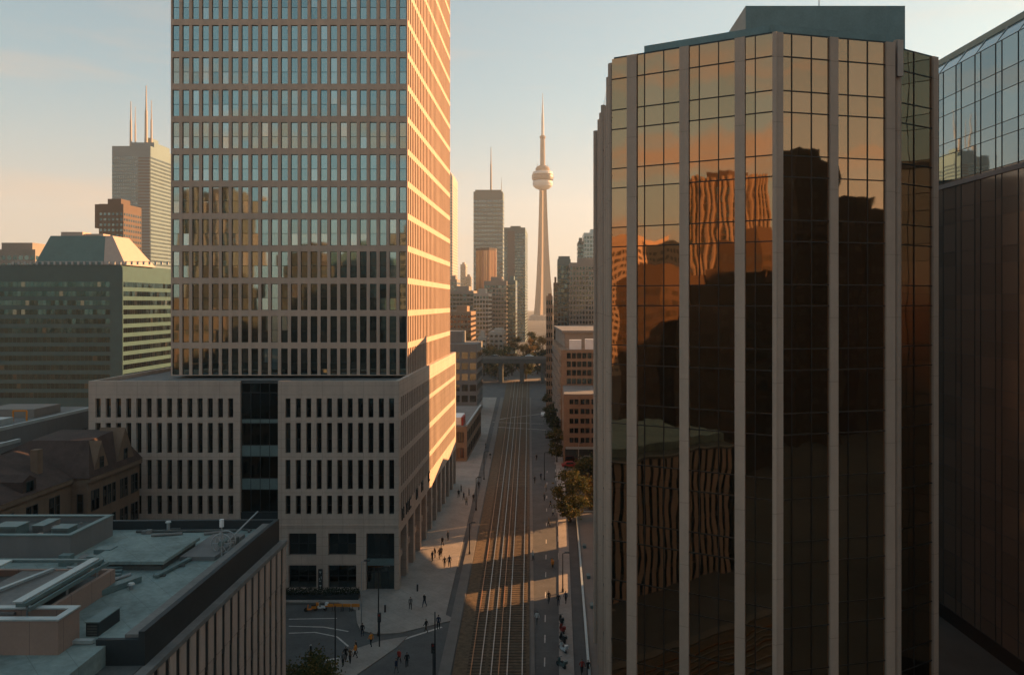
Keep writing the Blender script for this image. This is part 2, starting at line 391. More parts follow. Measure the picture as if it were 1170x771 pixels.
# right pavement and kerb
sheet('pavement', [(2.3, 60), (2.9, 131), (3.0, 193), (1, 270), (0, 330), (-1.6, 330), (-.3, 270), (1.0, 193), (1.1, 131), (.6, 60)], .14, M['paving'], .13)
mb = MB()
for a, b in zip(yy, yy[1:]):
    x0, x1 = bedR(a) + .12, bedR(b) + .12
    mb.hexa([(x0, a, .01), (x0 + .5, a, .01), (x1 + .5, b, .01), (x1, b, .01), (x0, a, .16), (x0 + .5, a, .16), (x1 + .5, b, .16), (x1, b, .16)])
a, b = 20, 100; x0, x1 = bedR(a) + .12, bedR(b) + .12
mb.hexa([(x0, a, .01), (x0 + .5, a, .01), (x1 + .5, b, .01), (x1, b, .01), (x0, a, .16), (x0 + .5, a, .16), (x1 + .5, b, .16), (x1, b, .16)])
struct(mb.build('kerb', M['kerb']))
# paint
def stripe(pts, w, z=.013):
    mb = MB()
    for p, q in zip(pts, pts[1:]):
        p, q = Vector((*p[:2], 0)), Vector((*q[:2], 0)); d = (q - p).normalized(); s = Vector((d.y, -d.x, 0)) * w / 2
        mb.add([(*(p + s)[:2], z), (*(p - s)[:2], z), (*(q - s)[:2], z), (*(q + s)[:2], z)], [(0, 1, 2, 3)])
    return mb
def paint(pts, w, z=.013): return struct(stripe(pts, w, z).build('road_marking', M['paint']))
paint([G(372, 754), G(420, 746), G(470, 727), G(505, 716)], .35)
paint([G(330, 723), G(360, 722), G(385, 727), G(398, 738)], .22)
paint([G(330, 715), G(370, 716), G(398, 721)], .22)
paint([G(330, 707), G(385, 706)], .2)
for y0 in (86, 92, 98, 106, 114, 122, 130, 140, 150, 160, 172, 184): paint([(-.55 - .004 * y0, y0), (-.55 - .004 * y0, y0 + 2.2)], .14)
for y0 in range(86, 330, 9): paint([(1.2 - (y0 - 84) * .004, y0), (1.2 - (y0 - 84) * .004, y0 + 3)], .12)
paint([(-19, 268), (-17, 271), (-1.5, 283)], .5, .06)
paint([(-20, 252), (-2, 246)], .5, .06)
paint([(-21, 262), (-3, 258)], .4, .06)

# ------------------------------------------------------------------ the main tower and its podium
XR = -22.5
def big_tower():
    Y0, Y1, x0, x1, zb = 117.8, 166.7, -60.4, -22.9, 30.5
    t = thing('office_tower', 'tall concrete grid office tower with rows of slim windows above a wide podium', 'building', ((x0 + x1) / 2, (Y0 + Y1) / 2, zb))
    fr, S = frame((x0, Y0), (x1, Y0), (0, -1)); fs, T = frame((x1, Y0), (x1, Y1), (1, 0))
    nc, mod = 24, S / 24; w = 1.08
    cols = [(i * mod + (mod - w) / 2, i * mod + (mod + w) / 2) for i in range(nc)]
    ns = 32; ms = T / ns; cs = [(i * ms + (ms - .98) / 2, i * ms + (ms + .98) / 2) for i in range(ns)]
    rows = [(30.62 + 5.115 * k, 30.62 + 5.115 * k + 4.16) for k in range(16)]
    ztop = rows[-1][1] + 2.2; D = .36
    mb = MB(); grid_wall(mb, fr, S, zb, ztop, cols, rows, D)
    grid_wall(mb, (fs[0] + Yv * D, fs[1], fs[2]), T - D, zb, ztop, [(a - D, b - D) for a, b in cs], rows, D)
    mb.box(x0, x1 - D, Y1 - .6, Y1, zb, ztop); mb.box(x0, x0 + .6, Y0 + D, Y1 - .6, zb, ztop)
    mb.build('wall', M['concrete'], t)
    MB().box(x0 + .7, x1 - D - .05, Y0 + D + .05, Y1 - .7, zb, ztop - .8).build('roof', M['roof_grey'], t)
    # flush ledges of the storeys on the street side catch the sun
    rest = place_windows(t, fr, cols, rows[:12], [M['frame'], M['glass_tower']], D - .12, 100, (.46,), order=lambda q: abs(q[1][0] - 55) * 2 + abs(q[0][0] - 19) * .9)
    mb = MB()
    for c, r in rest + [(c, r) for r in rows[12:] for c in cols]: window_mb(c[1] - c[0], r[1] - r[0], .06, [(r[1] - r[0]) * .46], (), mb, fr, c[0], r[0], -(D - .12))
    for c in cs:
        for r in rows: window_mb(c[1] - c[0], r[1] - r[0], .06, [(r[1] - r[0]) * .46], (), mb, fs, c[0], r[0], -(D - .12))
    o = mb.build('windows', [M['frame'], M['glass_tower']], t); o['kind'] = 'stuff'
big_tower()

def podium():
    Y0, Y1, x0, x1, zt = 108.6, 172.8, -67.7, -22.4, 30.6
    k = Y0 / F
    t = thing('podium_building', 'wide concrete podium block with slit windows and a dark glass bay under the tall tower', 'building', ((x0 + x1) / 2, (Y0 + Y1) / 2, 0))
    fr, S = frame((x0, Y0), (x1, Y0), (0, -1)); fs, T = frame((x1, Y0), (x1, Y1), (1, 0))
    sx = lambda px: (px - PX) * k - x0
    zz = lambda py: H - (py - PY) * k
    rows = [(zz(587.5), zz(566)), (zz(559), zz(525.2)), (zz(517.5), zz(483)), (zz(477), zz(455))]
    g1 = (zz(672), zz(645.4)); g2 = (zz(634), zz(609))
    D = .6
    # left wing 0..gs, glass bay gs..ge, right wing ge..S
    gs, ge = sx(274.5), sx(317.5)
    colL = [(sx(109 + i * 11.65), sx(109 + i * 11.65 + 6.0)) for i in range(14)]
    colR = [(sx(326 + i * 11.84), sx(326 + i * 11.84 + 5.9)) for i in range(11)]
    grdL = [(sx(112 + i * 41), sx(112 + i * 41 + 30)) for i in range(4)]
    grdR = [(sx(329.6), sx(361.5)), (sx(375), sx(407)), (sx(418.5), sx(450.5))]
    zg = zz(600)
    mb = MB()
    frR = (fr[0] + X * ge, fr[1], fr[2])
    grid_wall(mb, fr, gs, zg, zt, colL, rows, D); grid_wall(mb, frR, S - ge, zg, zt, [(a - ge, b - ge) for a, b in colR], rows, D)
    grid_wall(mb, fr, gs, 0, zg, grdL, [g1, g2], D); grid_wall(mb, frR, S - ge, 0, zg, [(a - ge, b - ge) for a, b in grdR[:2]], [g1, g2], D) if False else None
    # right wing ground floor: two small bays plus the tall glazed entrance
    e0, e1 = grdR[2][0] - ge, grdR[2][1] - ge
    grid_wall(mb, frR, e0, 0, zg, [(a - ge, b - ge) for a, b in grdR[:2]], [g1, g2], D)
    mb.fbox(frR, e0, S - ge, g2[1], zg, -D, 0); mb.fbox(frR, e1, S - ge, 0, g2[1], -D, 0)
    mb.fbox(fr, 0, gs, zg - .12, zg + .12, 0, .10); mb.fbox(fr, ge, S, zg - .12, zg + .12, 0, .10)     # ledge
    # street side
    ns = 42; ms = (T - 2.6) / ns
    cs = [(1.6 + i * ms, 1.6 + i * ms + .92) for i in range(ns)]
    fz0, fz1 = zz(620), zz(588)                 # fascia over the arcade
    fsD = (fs[0] + Yv * D, fs[1], fs[2])
    grid_wall(mb, fsD, T - D, g2[1] - .2, zt, [(a - D, b - D) for a, b in cs], rows, D)
    na = 11; ma = T / na
    arc = [(i * ma + 1.3, (i + 1) * ma - .15) for i in range(na)]
    grid_wall(mb, fsD, T - D, 0, g2[1] - .2, [(a - D, b - D) for a, b in arc], [(.25, g1[1] - .3), (g1[1] + .5, g2[1] - .2)], 1.4) if False else None
    s = D
    for a, b in arc:
        mb.fbox(fs, s, a, 0, g2[1] - .2, -1.5, 0); s = b
    mb.fbox(fs, s, T, 0, g2[1] - .2, -1.5, 0)
    for i, (a, b) in enumerate(arc): mb.fbox(fs, a, b, g1[1] - .2, g1[1] + .7, -1.5, -.55)
    mb.box(x0, x1 - D, Y1 - .6, Y1, 0, zt); mb.box(x0, x0 + .6, Y0 + D, Y1 - .6, 0, zt)
    mb.build('wall', M['podium'], t)
    MB().box(x0 + .7, x1 - 1.55, Y0 + D + .1, Y1 - .7, .02, zt - .55).build('roof', M['roof_grey'], t)
    wm = [M['frame'], M['glass_dark']]
    order = lambda q: 0
    place_windows(t, fr, colL, rows, wm, D - .15, 56, (.45,)); place_windows(t, fr, colR, rows, wm, D - .15, 44, (.45,))
    mb = MB()
    for c in cs:
        for r in rows: window_mb(c[1] - c[0], r[1] - r[0], .05, [], (), mb, fs, c[0], r[0], -(D - .2))
    o = mb.build('windows', wm, t); o['kind'] = 'stuff'
    for a, b in grdL + grdR[:2]:
        for r in (g1, g2): window_mb(b - a, r[1] - r[0], .09, [(r[1] - r[0]) * .5], [(b - a) / 3, (b - a) * 2 / 3], None, fr, a, r[0], -(D - .1)).build('shop_window', wm, t)
    a, b = grdR[2]
    window_mb(b - a, g2[1], .1, [2.6, g1[1] - .2, g1[1] + 1.0], [(b - a) * .25, (b - a) * .5, (b - a) * .75], None, fr, a, .02, -(D - .1)).build('entrance_glazing', wm, t)
    MB().fbox(fr, a + .1, b - .1, g1[1] - .1, g1[1] + .9, -.35, -.15).build('entrance_fascia', M['tealmetal'], t)
    for a, b in arc: window_mb(b - a, g2[1] - .25, .12, [g1[1] * .55, g1[1] + .8], [(b - a) / 3, (b - a) * 2 / 3], None, fs, a, .02, -1.1).build('arcade_window', wm, t)
    # glass bay
    mb = MB(); levels = [zz(585), zz(560), zz(547), zz(522), zz(509), zz(484), zz(479), zz(449), zz(438)]
    n = 4; w = (ge - gs) / n
    for i in range(n):
        for z0, z1 in zip(levels, levels[1:]): mb.fquad(fr, gs + i * w + .04, gs + (i + 1) * w - .04, z0 + .04, z1 - .04, -.5, 1)
    for i in range(n + 1): mb.fbox(fr, gs + i * w - .04, gs + i * w + .04, levels[0], levels[-1], -.54, -.4, 0)
    for z in levels: mb.fbox(fr, gs, ge, z - .05, z + .05, -.55, -.43, 0)
    mb.build('glass_bay', [M['frame'], M['glass_dark']], t)
    for i in (1, 3, 5): MB().fbox(fr, gs + .06, ge - .06, levels[i] + .06, levels[i + 1] - .06, -.49, -.42).build('spandrel_panel', M['tealmetal'], t)
    MB().fbox(fr, gs, ge, zz(437), zt, -.6, -.3).build('bay_lintel', M['darkmetal'], t); MB().fbox(fr, gs, ge, 0, levels[0] - .06, -.6, -.2).build('bay_plinth', M['darkmetal'], t)
    # illegible dark letters on the street fascia
    zc = g2[1] + 1.3
    for i, (s0, kind) in enumerate(((2.0, 0), (5.2, 1), (7.6, 2), (13.5, 3), (18.5, 1), (25.5, 2))):
        mb = MB(); w_, h_ = 1.5, 1.7; d0, d1 = .003, .14
        if kind in (0, 1):
            mb.fbox(fs, s0, s0 + .3, zc, zc + h_, d0, d1); mb.fbox(fs, s0 + w_ - .3, s0 + w_, zc, zc + h_, d0, d1)
            mb.fbox(fs, s0 + .3, s0 + w_ - .3, zc + h_ * .45, zc + h_ * .6, d0, d1)
            if kind: mb.fbox(fs, s0 + .3, s0 + w_ - .3, zc + h_ - .25, zc + h_, d0, d1)
        elif kind == 2:
            mb.fbox(fs, s0, s0 + .3, zc, zc + h_, d0, d1); mb.fbox(fs, s0 + .3, s0 + w_, zc, zc + .28, d0, d1); mb.fbox(fs, s0 + .3, s0 + w_, zc + h_ - .28, zc + h_, d0, d1)
        else:
            mb.fbox(fs, s0, s0 + .3, zc, zc + h_, d0, d1); mb.fbox(fs, s0 + .3, s0 + w_ - .3, zc, zc + .28, d0, d1); mb.fbox(fs, s0 + .3, s0 + w_ - .3, zc + h_ - .28, zc + h_, d0, d1); mb.fbox(fs, s0 + w_ - .3, s0 + w_, zc, zc + h_, d0, d1)
        mb.build('sign_letter', M['darkmetal'], t)
podium()

# ------------------------------------------------------------------ bronze glass building on the right
V = [Vector((5.24, 64.5, 0)), Vector((17.4, 58.3, 0)), Vector((27.9, 60.7, 0)), Vector((28.9, 61.9, 0)), Vector((33.0, 64.2, 0))]
def bronze_building():
    Yc = 58.3; zr = H + 308 * Yc / F; sc = Yc / F
    t = thing('bronze_glass_building', 'faceted dark bronze mirror glass office block with pale stone piers right of the street', 'building', (20, 75, 0))
    zl = lambda py: H - (py - PY) * sc
    # storey lines: vision panes 51 px high, spandrels 23 px high at the near corner
    v_bot = [zl(103 + 74.0 * k) for k in range(12)]
    st = 74.0 * sc; sp_h = 24.5 * sc
    def bay(fr, s0, s1, mulls, top):
        """panes of one bay, storey by storey, each a window part"""
        zs = [top] + v_bot
        for k in range(len(v_bot)):
            hi_ = (zl(64) if k == 0 else v_bot[k - 1] - sp_h); lo_ = v_bot[k]
            mb = MB(); xs = [s0] + [s0 + (s1 - s0) * m for m in mulls] + [s1]
            bands = [(lo_, hi_), (lo_ - sp_h, lo_)] + ([(hi_, top)] if k == 0 else [])
            for a, b in bands:
                for c, d in zip(xs, xs[1:]): mb.fquad(fr, c + .02, d - .02, a + .02, b - .02, 0, 1)
                mb.fbox(fr, s0, s1, a - .045, a + .045, -.06, .05, 0)
            zb_, zt_ = lo_ - sp_h, (top if k == 0 else hi_)
            for c in xs[1:-1]: mb.fbox(fr, c - .035, c + .035, zb_ + .05, zt_, -.06, .06, 0)
            mb.build('window', [M['bronze_frame'], M['glass_bronze']], t)
    def pier(fr, s0, s1, z0, z1, d=.2): MB().fbox(fr, s0, s1, z0, z1, -.3, d).build('pier', M['pier'], t)
    zb = v_bot[-1] - sp_h
    def facade(a, b, piers_px, mull_px, top_extra, pmin):
        fr, S = frame(a, b, (0, -1)); rz = 0
        def s_of(px):                            # where the ray through the pixel column meets this facade
            u = fr[1]; kx = (px - PX) / F
            return (kx * a.y - a.x) / (u.x - kx * u.y)
        edges = []
        for p0, p1 in piers_px: edges.append((s_of(p0), s_of(p1)))
        prev = 0 if pmin is None else s_of(pmin)
        for (p0, p1) in edges + [(S, S)]:
            if p0 - prev > .25:
                ms = [(s_of(m) - prev) / (p0 - prev) for m in mull_px if prev + .05 < s_of(m) < p0 - .05]
                bay(fr, prev, p0, ms, zr)
            prev = p1
        for p0, p1 in edges: pier(fr, p0, min(p1, S + .25), 0, zr + .03)
        return fr, S
    frL, SL = facade(V[0], V[1], [(717, 728), (777, 787.5), (840, 851.6), (883, 888)], [736.5, 758.4, 799, 821, 863], 0, 699)
    frR, SR = facade(V[1], V[2], [(885, 893.5), (947, 956.4), (1011, 1021)], [904.5, 927, 969, 991], 0, 885)
    frW, SW = facade(V[3], V[4], [(1024, 1027.5), (1064.5, 1070)], [1044], 0, 1024)
    for fr, S in ((frL, SL), (frR, SR), (frW, SW)): MB().fbox(fr, .1, S - .05, zr - .3, zr + .12, -.5, -.02).build('coping', M['darkmetal'], t)
    # solid core, recess and the street side
    side = [V[0], V[1], V[2], V[3], V[4], Vector((30, 72, 0)), Vector((19, 93, 0)), Vector((5.8, 93, 0))]
    cx = Vector((22, 76, 0)); core = [v + (cx - v).normalized() * .35 for v in side]
    MB().prism([(p.x, p.y) for p in core], 0, zr - .1).build('wall', M['stone'], t)
    mb = MB(); a, b = V[2] + Vector((.02, .3, 0)), V[3] + Vector((0, .3, 0))
    mb.tube((V[2].x + .55, V[2].y + .7, 0), (V[2].x + .55, V[2].y + .7, zr + .5), .28, n=12); mb.build('corner_pier', M['pier'], t)
    o = MB().box(V[2].x + .32, V[2].x + .8, V[2].y + .1, V[2].y + .4, zr - 2.6, zr + .35).build('parapet_unit', M['pinkpanel'], t)
    fs, T = frame((5.24, 64.5), (5.6, 93), (-1, 0))
    mb = MB()
    for k in range(13):
        z1 = zr - k * st; z0 = z1 - st
        for i in range(8): mb.fquad(fs, i * T / 8 + .02, (i + 1) * T / 8 - .02, z0 + sp_h + .03, z1 - .03, .02, 1); mb.fquad(fs, i * T / 8 + .02, (i + 1) * T / 8 - .02, z0 + .03, z0 + sp_h - .03, .02, 1)
        mb.fbox(fs, 0, T, z0 - .04, z0 + .04, -.1, .05, 0)
    mb.build('street_glazing', [M['bronze_frame'], M['glass_bronze']], t)
    for y, zt, x in ((66.2, zr + .1, 5.12), (67.9, zr - .6, 5.08), (72.5, zr - 2.0, 5.2), (79.0, zr - .2, 5.32), (82.2, zr - .2, 5.34), (85.6, zr - .1, 5.36), (91.2, zr - .1, 5.2)):
        mb = MB(); mb.tube((x + .25, y, 0), (x + .25, y, zt), .42, n=14); o = mb.build('round_pier', M['pier'], t)
    MB().prism([(p.x, p.y) for p in core], zr - .09, zr - .02).build('roof', M['roof_dark'], t)
    MB().prism([(29.4, 72.6), (31.5, 74), (31.5, 92.5), (20, 92.5)], 0, 50.5).prism([(29.4, 72.6), (30.6, 73.4), (29.6, 83), (22, 92.4), (20, 92.4)], 50.51, 57).build('rear_wing', M['pale'], t)
    MB().box(9.05, 9.35, 93.5, 147.4, .0, 2.35).build('terrace_shade_wall', M['stone'], t)  # unseen wall added to keep the terrace in shade
    MB().fbox(frL, 2.7, SL - .3, zr + .13, zr + .85, -1.0, -.5).build('roof_edge', M['tealmetal'], t); MB().fbox(frR, -.05, SR - .4, zr + .13, zr + .84, -1.0, -.5).build('roof_edge', M['tealmetal'], t)
    # roof plant room
    mb = MB(); mb.prism([(18.2, 70), (33.2, 70), (29, 76), (21, 82), (18.2, 82)], zr - .015, H + 339 * 70 / F); pr = mb.build('plant_room', M['tealmetal'], t)
    mb = MB(); z0 = H + 339 * 70 / F
    for i in range(18): mb.tube((22 + i * .5, 72, z0), (22 + i * .5, 72, z0 + .55), .03, n=5)
    mb.tube((22, 72, z0 + .5), (30.5, 72, z0 + .5), .04, n=5); mb.tube((26, 72.5, z0), (26, 72.5, z0 + 2.2), .05, n=5)
    mb.build('roof_railing', M['palepole'], pr)
    # low podium by the pavement
    pod = [(3.85, 66), (4.7, 147.5), (9, 147.5), (9, 93.2), (5.9, 93.2), (5.3, 66)]
    MB().prism(pod, 0, .5).build('terrace', M['stone'], t)
    MB().prism([(3.8, 66), (4.65, 147.55), (4.95, 147.55), (4.1, 66)], .5, .82).prism([(4.95, 147.2), (9, 147.2), (9, 147.55), (4.95, 147.55)], .5, .82).build('terrace_parapet', M['coping'], t)
    for y in (92, 101, 112, 126): MB().box(5.2, 5.7, y, y + 1.2, .5, .95).build('terrace_vent', M['tealmetal'], t)
bronze_building()

# ------------------------------------------------------------------ teal glass block at the right edge
def right_block():
    a, b = Vector((54.6, 40, 0)), Vector((51.4, 112, 0))
    zt = H + 272 * 101 / F
    t = thing('glass_block', 'pale teal glass office block with sloped glass eaves at the right edge', 'building', (66, 78, 0))
    fr, T = frame((a.x, a.y), (b.x, b.y), (-1, 0))
    zl = lambda py: H - (py - PY) * 101 / F
    lines = [zl(y) for y in (88, 118, 137.6, 169, 182, 212)]
    z = lines[-1]; k = 0
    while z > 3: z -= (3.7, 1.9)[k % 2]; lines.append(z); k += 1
    lines = [l for l in lines if l > .5]
    n = 18; w = T / n; zz = [zt - 1.7] + lines
    for i in range(n):
        s0, s1 = i * w, (i + 1) * w; mb = MB()
        for q, (z1, z0) in enumerate(zip(zz, zz[1:])):
            m = s0 + w * .72
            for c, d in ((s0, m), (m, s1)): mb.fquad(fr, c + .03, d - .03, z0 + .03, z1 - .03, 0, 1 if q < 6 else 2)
            mb.fbox(fr, s0, s1, z0 - .03, z0 + .03, -.05, .05, 0)
        for c in (s0 + .02, s0 + w * .72): mb.fbox(fr, c - .02, c + .02, zz[-1], zz[0], -.05, .07, 0)
        mb.build('window_bay', [M['frame'], M['glass_teal'], M['glass_haze_brown']], t)
    O, u, nn = fr
    for i in range(n):
        s0, s1 = i * w, (i + 1) * w
        c = lambda s, d, z: O + u * s + nn * d + Vector((0, 0, z))
        mb = MB().add([c(s0 + .05, .0, zt - 1.68), c(s1 - .05, .0, zt - 1.68), c(s1 - .05, -1.5, zt + .3), c(s0 + .05, -1.5, zt + .3)], [(0, 1, 2, 3)], 1)
        mb.hexa([c(s0 - .05, .06, zt - 1.7), c(s0 + .05, .06, zt - 1.7), c(s0 + .05, -.1, zt - 1.7), c(s0 - .05, -.1, zt - 1.7), c(s0 - .05, -1.4, zt + .36), c(s0 + .05, -1.4, zt + .36), c(s0 + .05, -1.5, zt + .3), c(s0 - .05, -1.5, zt + .3)], 0)
        mb.build('eaves_glazing', [M['coping'], M['glass_teal']], t)
    MB().fbox(fr, 0, T, zt + .3, zt + 1.1, -2.0, -1.45).build('roof_fascia', M['tealmetal'], t)
    mb = MB(); q = [O - nn * .12 + u * .0, O - nn * .12 + u * T, O - nn * 26 + u * T, O - nn * 26]
    mb.prism([(p.x, p.y) for p in q], 0, zt - 1.75).build('wall', M['bronze_frame'], t)
    q = [O - nn * 1.55, O - nn * 1.55 + u * T, O - nn * 26 + u * T, O - nn * 26]
    MB().prism([(p.x, p.y) for p in q], zt - 1.74, zt + .25).build('roof', M['roof_dark'], t)
    MB().fbox(fr, 0, T, zl(219), zl(214), .08, .2).build('stone_band', M['greyrender'], t)
right_block()

# ------------------------------------------------------------------ foreground roof building (local frame: x to street, y away)
RZ = R(1.15)
FO = Vector((-24.95, 70.0, 0))
def front_block():
    t = thing('slatted_building', 'low office block with pale concrete fins and a pale green flat roof in the foreground', 'building', FO, RZ)
    zc, zp, zr = 19.7, 21.8, 21.0
    D = 56.0; W = 26
    mb = MB()
    mb.box(-W, -.22, -D, -.05, .01, zc - .05); mb.build('wall', M['frame'], t, True)
    fm = MB().box(0, .10, -.80, -.02, 0, zc - 3.65).mesh('fin', M['fin'])
    hm = MB().box(0, .13, -.83, .01, zc - 3.6, zc - .35).mesh('fin_head', M['fin'])
    n = int(D / 1.42)
    for i in range(n):
        for nm, me in (('fin', fm), ('fin_head', hm)):
            o = bpy.data.objects.new(nm, me); COL.objects.link(o); o.parent = t; o.location = (-.22, -i * 1.42, 0)
    wm = MB()
    for i in range(n):
        y1 = -i * 1.42 - .83; y0 = y1 - .56
        fr = (Vector((-.19, 0, 0)), Yv, X)
        z = .4
        while z < zc - 4:
            wm.fquad(fr, y0, y1, z, z + 2.4, .0, 1); wm.fbox(fr, y0, y1, z + 2.4, z + 3.2, -.02, .015, 0); z += 3.2
        wm.fbox(fr, y0, y1, z, zc - .35, -.02, .015, 0)
    o = wm.build('windows', [M['frame'], M['glass_dark']], t, True); o['kind'] = 'stuff'
    mb = MB(); mb.box(-.7, .03, -D, .05, zc - .33, zc); mb.build('coping', M['roof_grey'], t, True)
    mb = MB(); mb.box(-1.0, -.62, -24.2, -.35, zc + .002, zp); mb.box(-W, -1.0, -.75, -.35, zc, zp); mb.box(-3.6, -1.0, -24.2, -23.9, zc + .002, zp - .5)
    mb.build('parapet', M['darkmetal'], t, True)
    mb = MB(); mb.box(-2.0, -1.0, -23.9, -.75, zr, zr + .5); mb.build('parapet_kerb', M['roof_grey'], t, True)
    mb = MB(); mb.box(-W, -1.02, -23.9, -.77, zc - .04, zr); mb.build('roof', M['roof_green'], t, True)
    mb = MB(); mb.box(-W, -3.0, -D, -23.92, zc - .04, zr - .05); mb.build('roof_terrace', M['roof_green'], t, True)
    mb = MB(); mb.box(-3.0, -.75, -D, -24.22, zc - .04, zc + .02); mb.build('lower_roof', M['roof_dark'], t, True)
    mb = MB(); mb.box(-W, -3.9, -24.1, -23.75, zr, zr + .22); mb.build('roof_step', M['coping'], t, True)
    return t
front_block()
zr = 21.0
def pent(name, mat, x0, x1, y0, y1, z0, z1, label, cat, rim=None, top=None, group=None):
    t = thing(name, label, cat, ((x0 + x1) / 2, (y0 + y1) / 2, z0), group=group)
    w = .3
    mb = MB(); mb.box(x0, x1, y0, y0 + w, z0, z1); mb.box(x0, x1, y1 - w, y1, z0, z1); mb.box(x0, x0 + w, y0 + w, y1 - w, z0, z1); mb.box(x1 - w, x1, y0 + w, y1 - w, z0, z1)
    mb.build('wall', mat, t)
    MB().box(x0 + w, x1 - w, y0 + w, y1 - w, z0, z1 - .45).build('roof', top or M['roof_dark'], t)
    if rim:
        e = .06; mb = MB(); zt = z1 + .002
        mb.box(x0 - e, x1 + e, y0 - e, y0 + w + .1, zt, zt + .1); mb.box(x0 - e, x1 + e, y1 - w - .1, y1 + e, zt, zt + .1)
        mb.box(x0 - e, x0 + w + .1, y0 + w + .1, y1 - w - .1, zt, zt + .1); mb.box(x1 - w - .1, x1 + e, y0 + w + .1, y1 - w - .1, zt, zt + .1)
        mb.build('coping', rim, t)
    return t
p1 = pent('rooftop_plant_room', M['greyrender'], -51, -39.7, 61.3, 67.2, zr, 22.8, 'long dark walled plant room at the far left of the green roof', 'plant room', M['tealmetal'])
p2 = pent('rooftop_plant_room', M['brown_brick'], -50, -32.2, 47.2, 54.8, zr, 22.45, 'brown walled plant room under the metal framed canopy on the green roof', 'plant room')
p3 = pent('rooftop_plant_room', M['brown_brick'], -36.5, -29.55, 44.5, 46.5, zr - .05, 23.0, 'small brown plant room with pale metal coping at the lower left corner', 'plant room', M['coping'])
# canopy over the brown plant room
def canopy():
    z = 23.6
    t = thing('rooftop_canopy', 'teal steel canopy frame with pale glazed panels over the brown plant room', 'canopy', (-38, 50, 22.0))
    mb = MB(); mb.box(-32.9, -32.3, 45.6, 53.6, z - .25, z); mb.box(-32.15, -32.0, 45.6, 53.7, z - .5, z - .25); mb.box(-48, -32.9, 53.3, 53.6, z - .2, z)
    mb.build('edge_beam', M['tealmetal'], t)
    MB().box(-33.1, -32.5, 45.6, 53.4, z + .002, z + .1).build('cap', M['coping'], t)
    MB().box(-47.8, -38.6, 50.6, 53.2, z - .1, z + .05).build('glazed_panel', M['skylight'], t)
    MB().box(-37.9, -33.3, 46, 53.2, z - .9, z - .75).build('inner_deck', M['roof_grey'], t)
    mb = MB(); mb.hexa([(-37.2, 47, z - .6), (-36.9, 47, z - .6), (-35.4, 53, z - .6), (-35.7, 53, z - .6), (-37.2, 47, z - .45), (-36.9, 47, z - .45), (-35.4, 53, z - .45), (-35.7, 53, z - .45)]); mb.build('brace', M['coping'], t)
    for x, y in ((-32.6, 46.2), (-32.6, 50), (-32.6, 53.3), (-38.3, 50.6), (-38.3, 47)):
        MB().tube((x, y, 21.9), (x, y, z - .26), .07, n=8).build('post', M['palepole'], t)
canopy()
# assorted roof furniture
def roof_item(name, label, cat, build, group=None):
    t = thing(name, label, cat, group=group); build(t); return t
def platform(t):
    t.location = (-30, 62, zr)
    MB().box(-36.5, -30.4, 58.2, 64.2, zr + .55, zr + .8).build('deck', M['roof_green'], t)
    MB().box(-36.0, -30.7, 58.5, 64.0, zr, zr + .55).build('plinth', M['roof_dark'], t)
    MB().box(-30.35, -27.5, 60.6, 66.6, zr + .01, zr + .35).build('walkway', M['greyrender'], t)
roof_item('raised_roof_deck', 'raised square deck on a dark plinth in the middle of the green roof', 'roof deck', platform)
def tray(t):
    t.location = (-29, 60, zr)
    mb = MB(); mb.hexa([(-30.4, 56.6, zr + .12), (-30.05, 56.6, zr + .12), (-28.75, 64, zr + .12), (-29.1, 64, zr + .12), (-30.4, 56.6, zr + .3), (-30.05, 56.6, zr + .3), (-28.75, 64, zr + .3), (-29.1, 64, zr + .3)]); mb.build('tray', M['tealmetal'], t)
    for k in range(4):
        x, y = -30.2 + k * .43, 57.2 + k * 2.1; MB().box(x - .45, x + .45, y - .1, y + .1, zr, zr + .16).build('foot', M['roof_dark'], t)
roof_item('cable_tray', 'long pale cable tray on feet crossing the green roof', 'cable tray', tray)
def pipes(t):
    t.location = (-34.5, 57, zr)
    for k in range(3): MB().tube((-38.5 + .5 * k, 57.6 - .5 * k, zr + .22), (-33.8 + .4 * k, 58.6 - .8 * k, zr + .22), .12, n=8).build('pipe', M['tealmetal'], t)
    MB().tube((-33.6, 55.3, zr + .15), (-32.4, 57.2, zr + .15), .13, n=8).build('pipe', M['palepole'], t)
roof_item('pipe_run', 'bundle of dark pipes lying on the green roof beside the raised deck', 'pipes', pipes)
def cluster(t):
    t.location = (-38, 60.5, zr)
    rr = random.Random(5)
    for k in range(7):
        x, y = -39 + rr.random() * 3.6, 59 + rr.random() * 3; s = .3 + rr.random() * .5
        MB().box(x - s, x + s, y - s * .7, y + s * .7, zr, zr + .4 + rr.random() * .5).build('duct_box', M['roof_grey' if k % 2 else 'tealmetal'], t)
roof_item('duct_cluster', 'cluster of small ducts and boxes beside the far plant room wall', 'ducts', cluster)
def vent(x, y, h, label):
    t = thing('roof_vent', label, 'vent', (x, y, zr))
    MB().tube((x, y, zr), (x, y, zr + h), .14, n=10).build('pipe', M['palepole'], t); MB().tube((x, y, zr + h + .002), (x, y, zr + h + .12), .26, .2, n=10).build('cap', M['coping'], t)
vent(-30.9, 54.6, .35, 'short white capped vent on the green roof beside the long pale cable tray')
vent(-35.2, 68.2, .9, 'tall thin vent standing by the far parapet of the green roof')
vent(-29.8, 49.6, .4, 'small grey vent on the green roof near the dark lower left step')
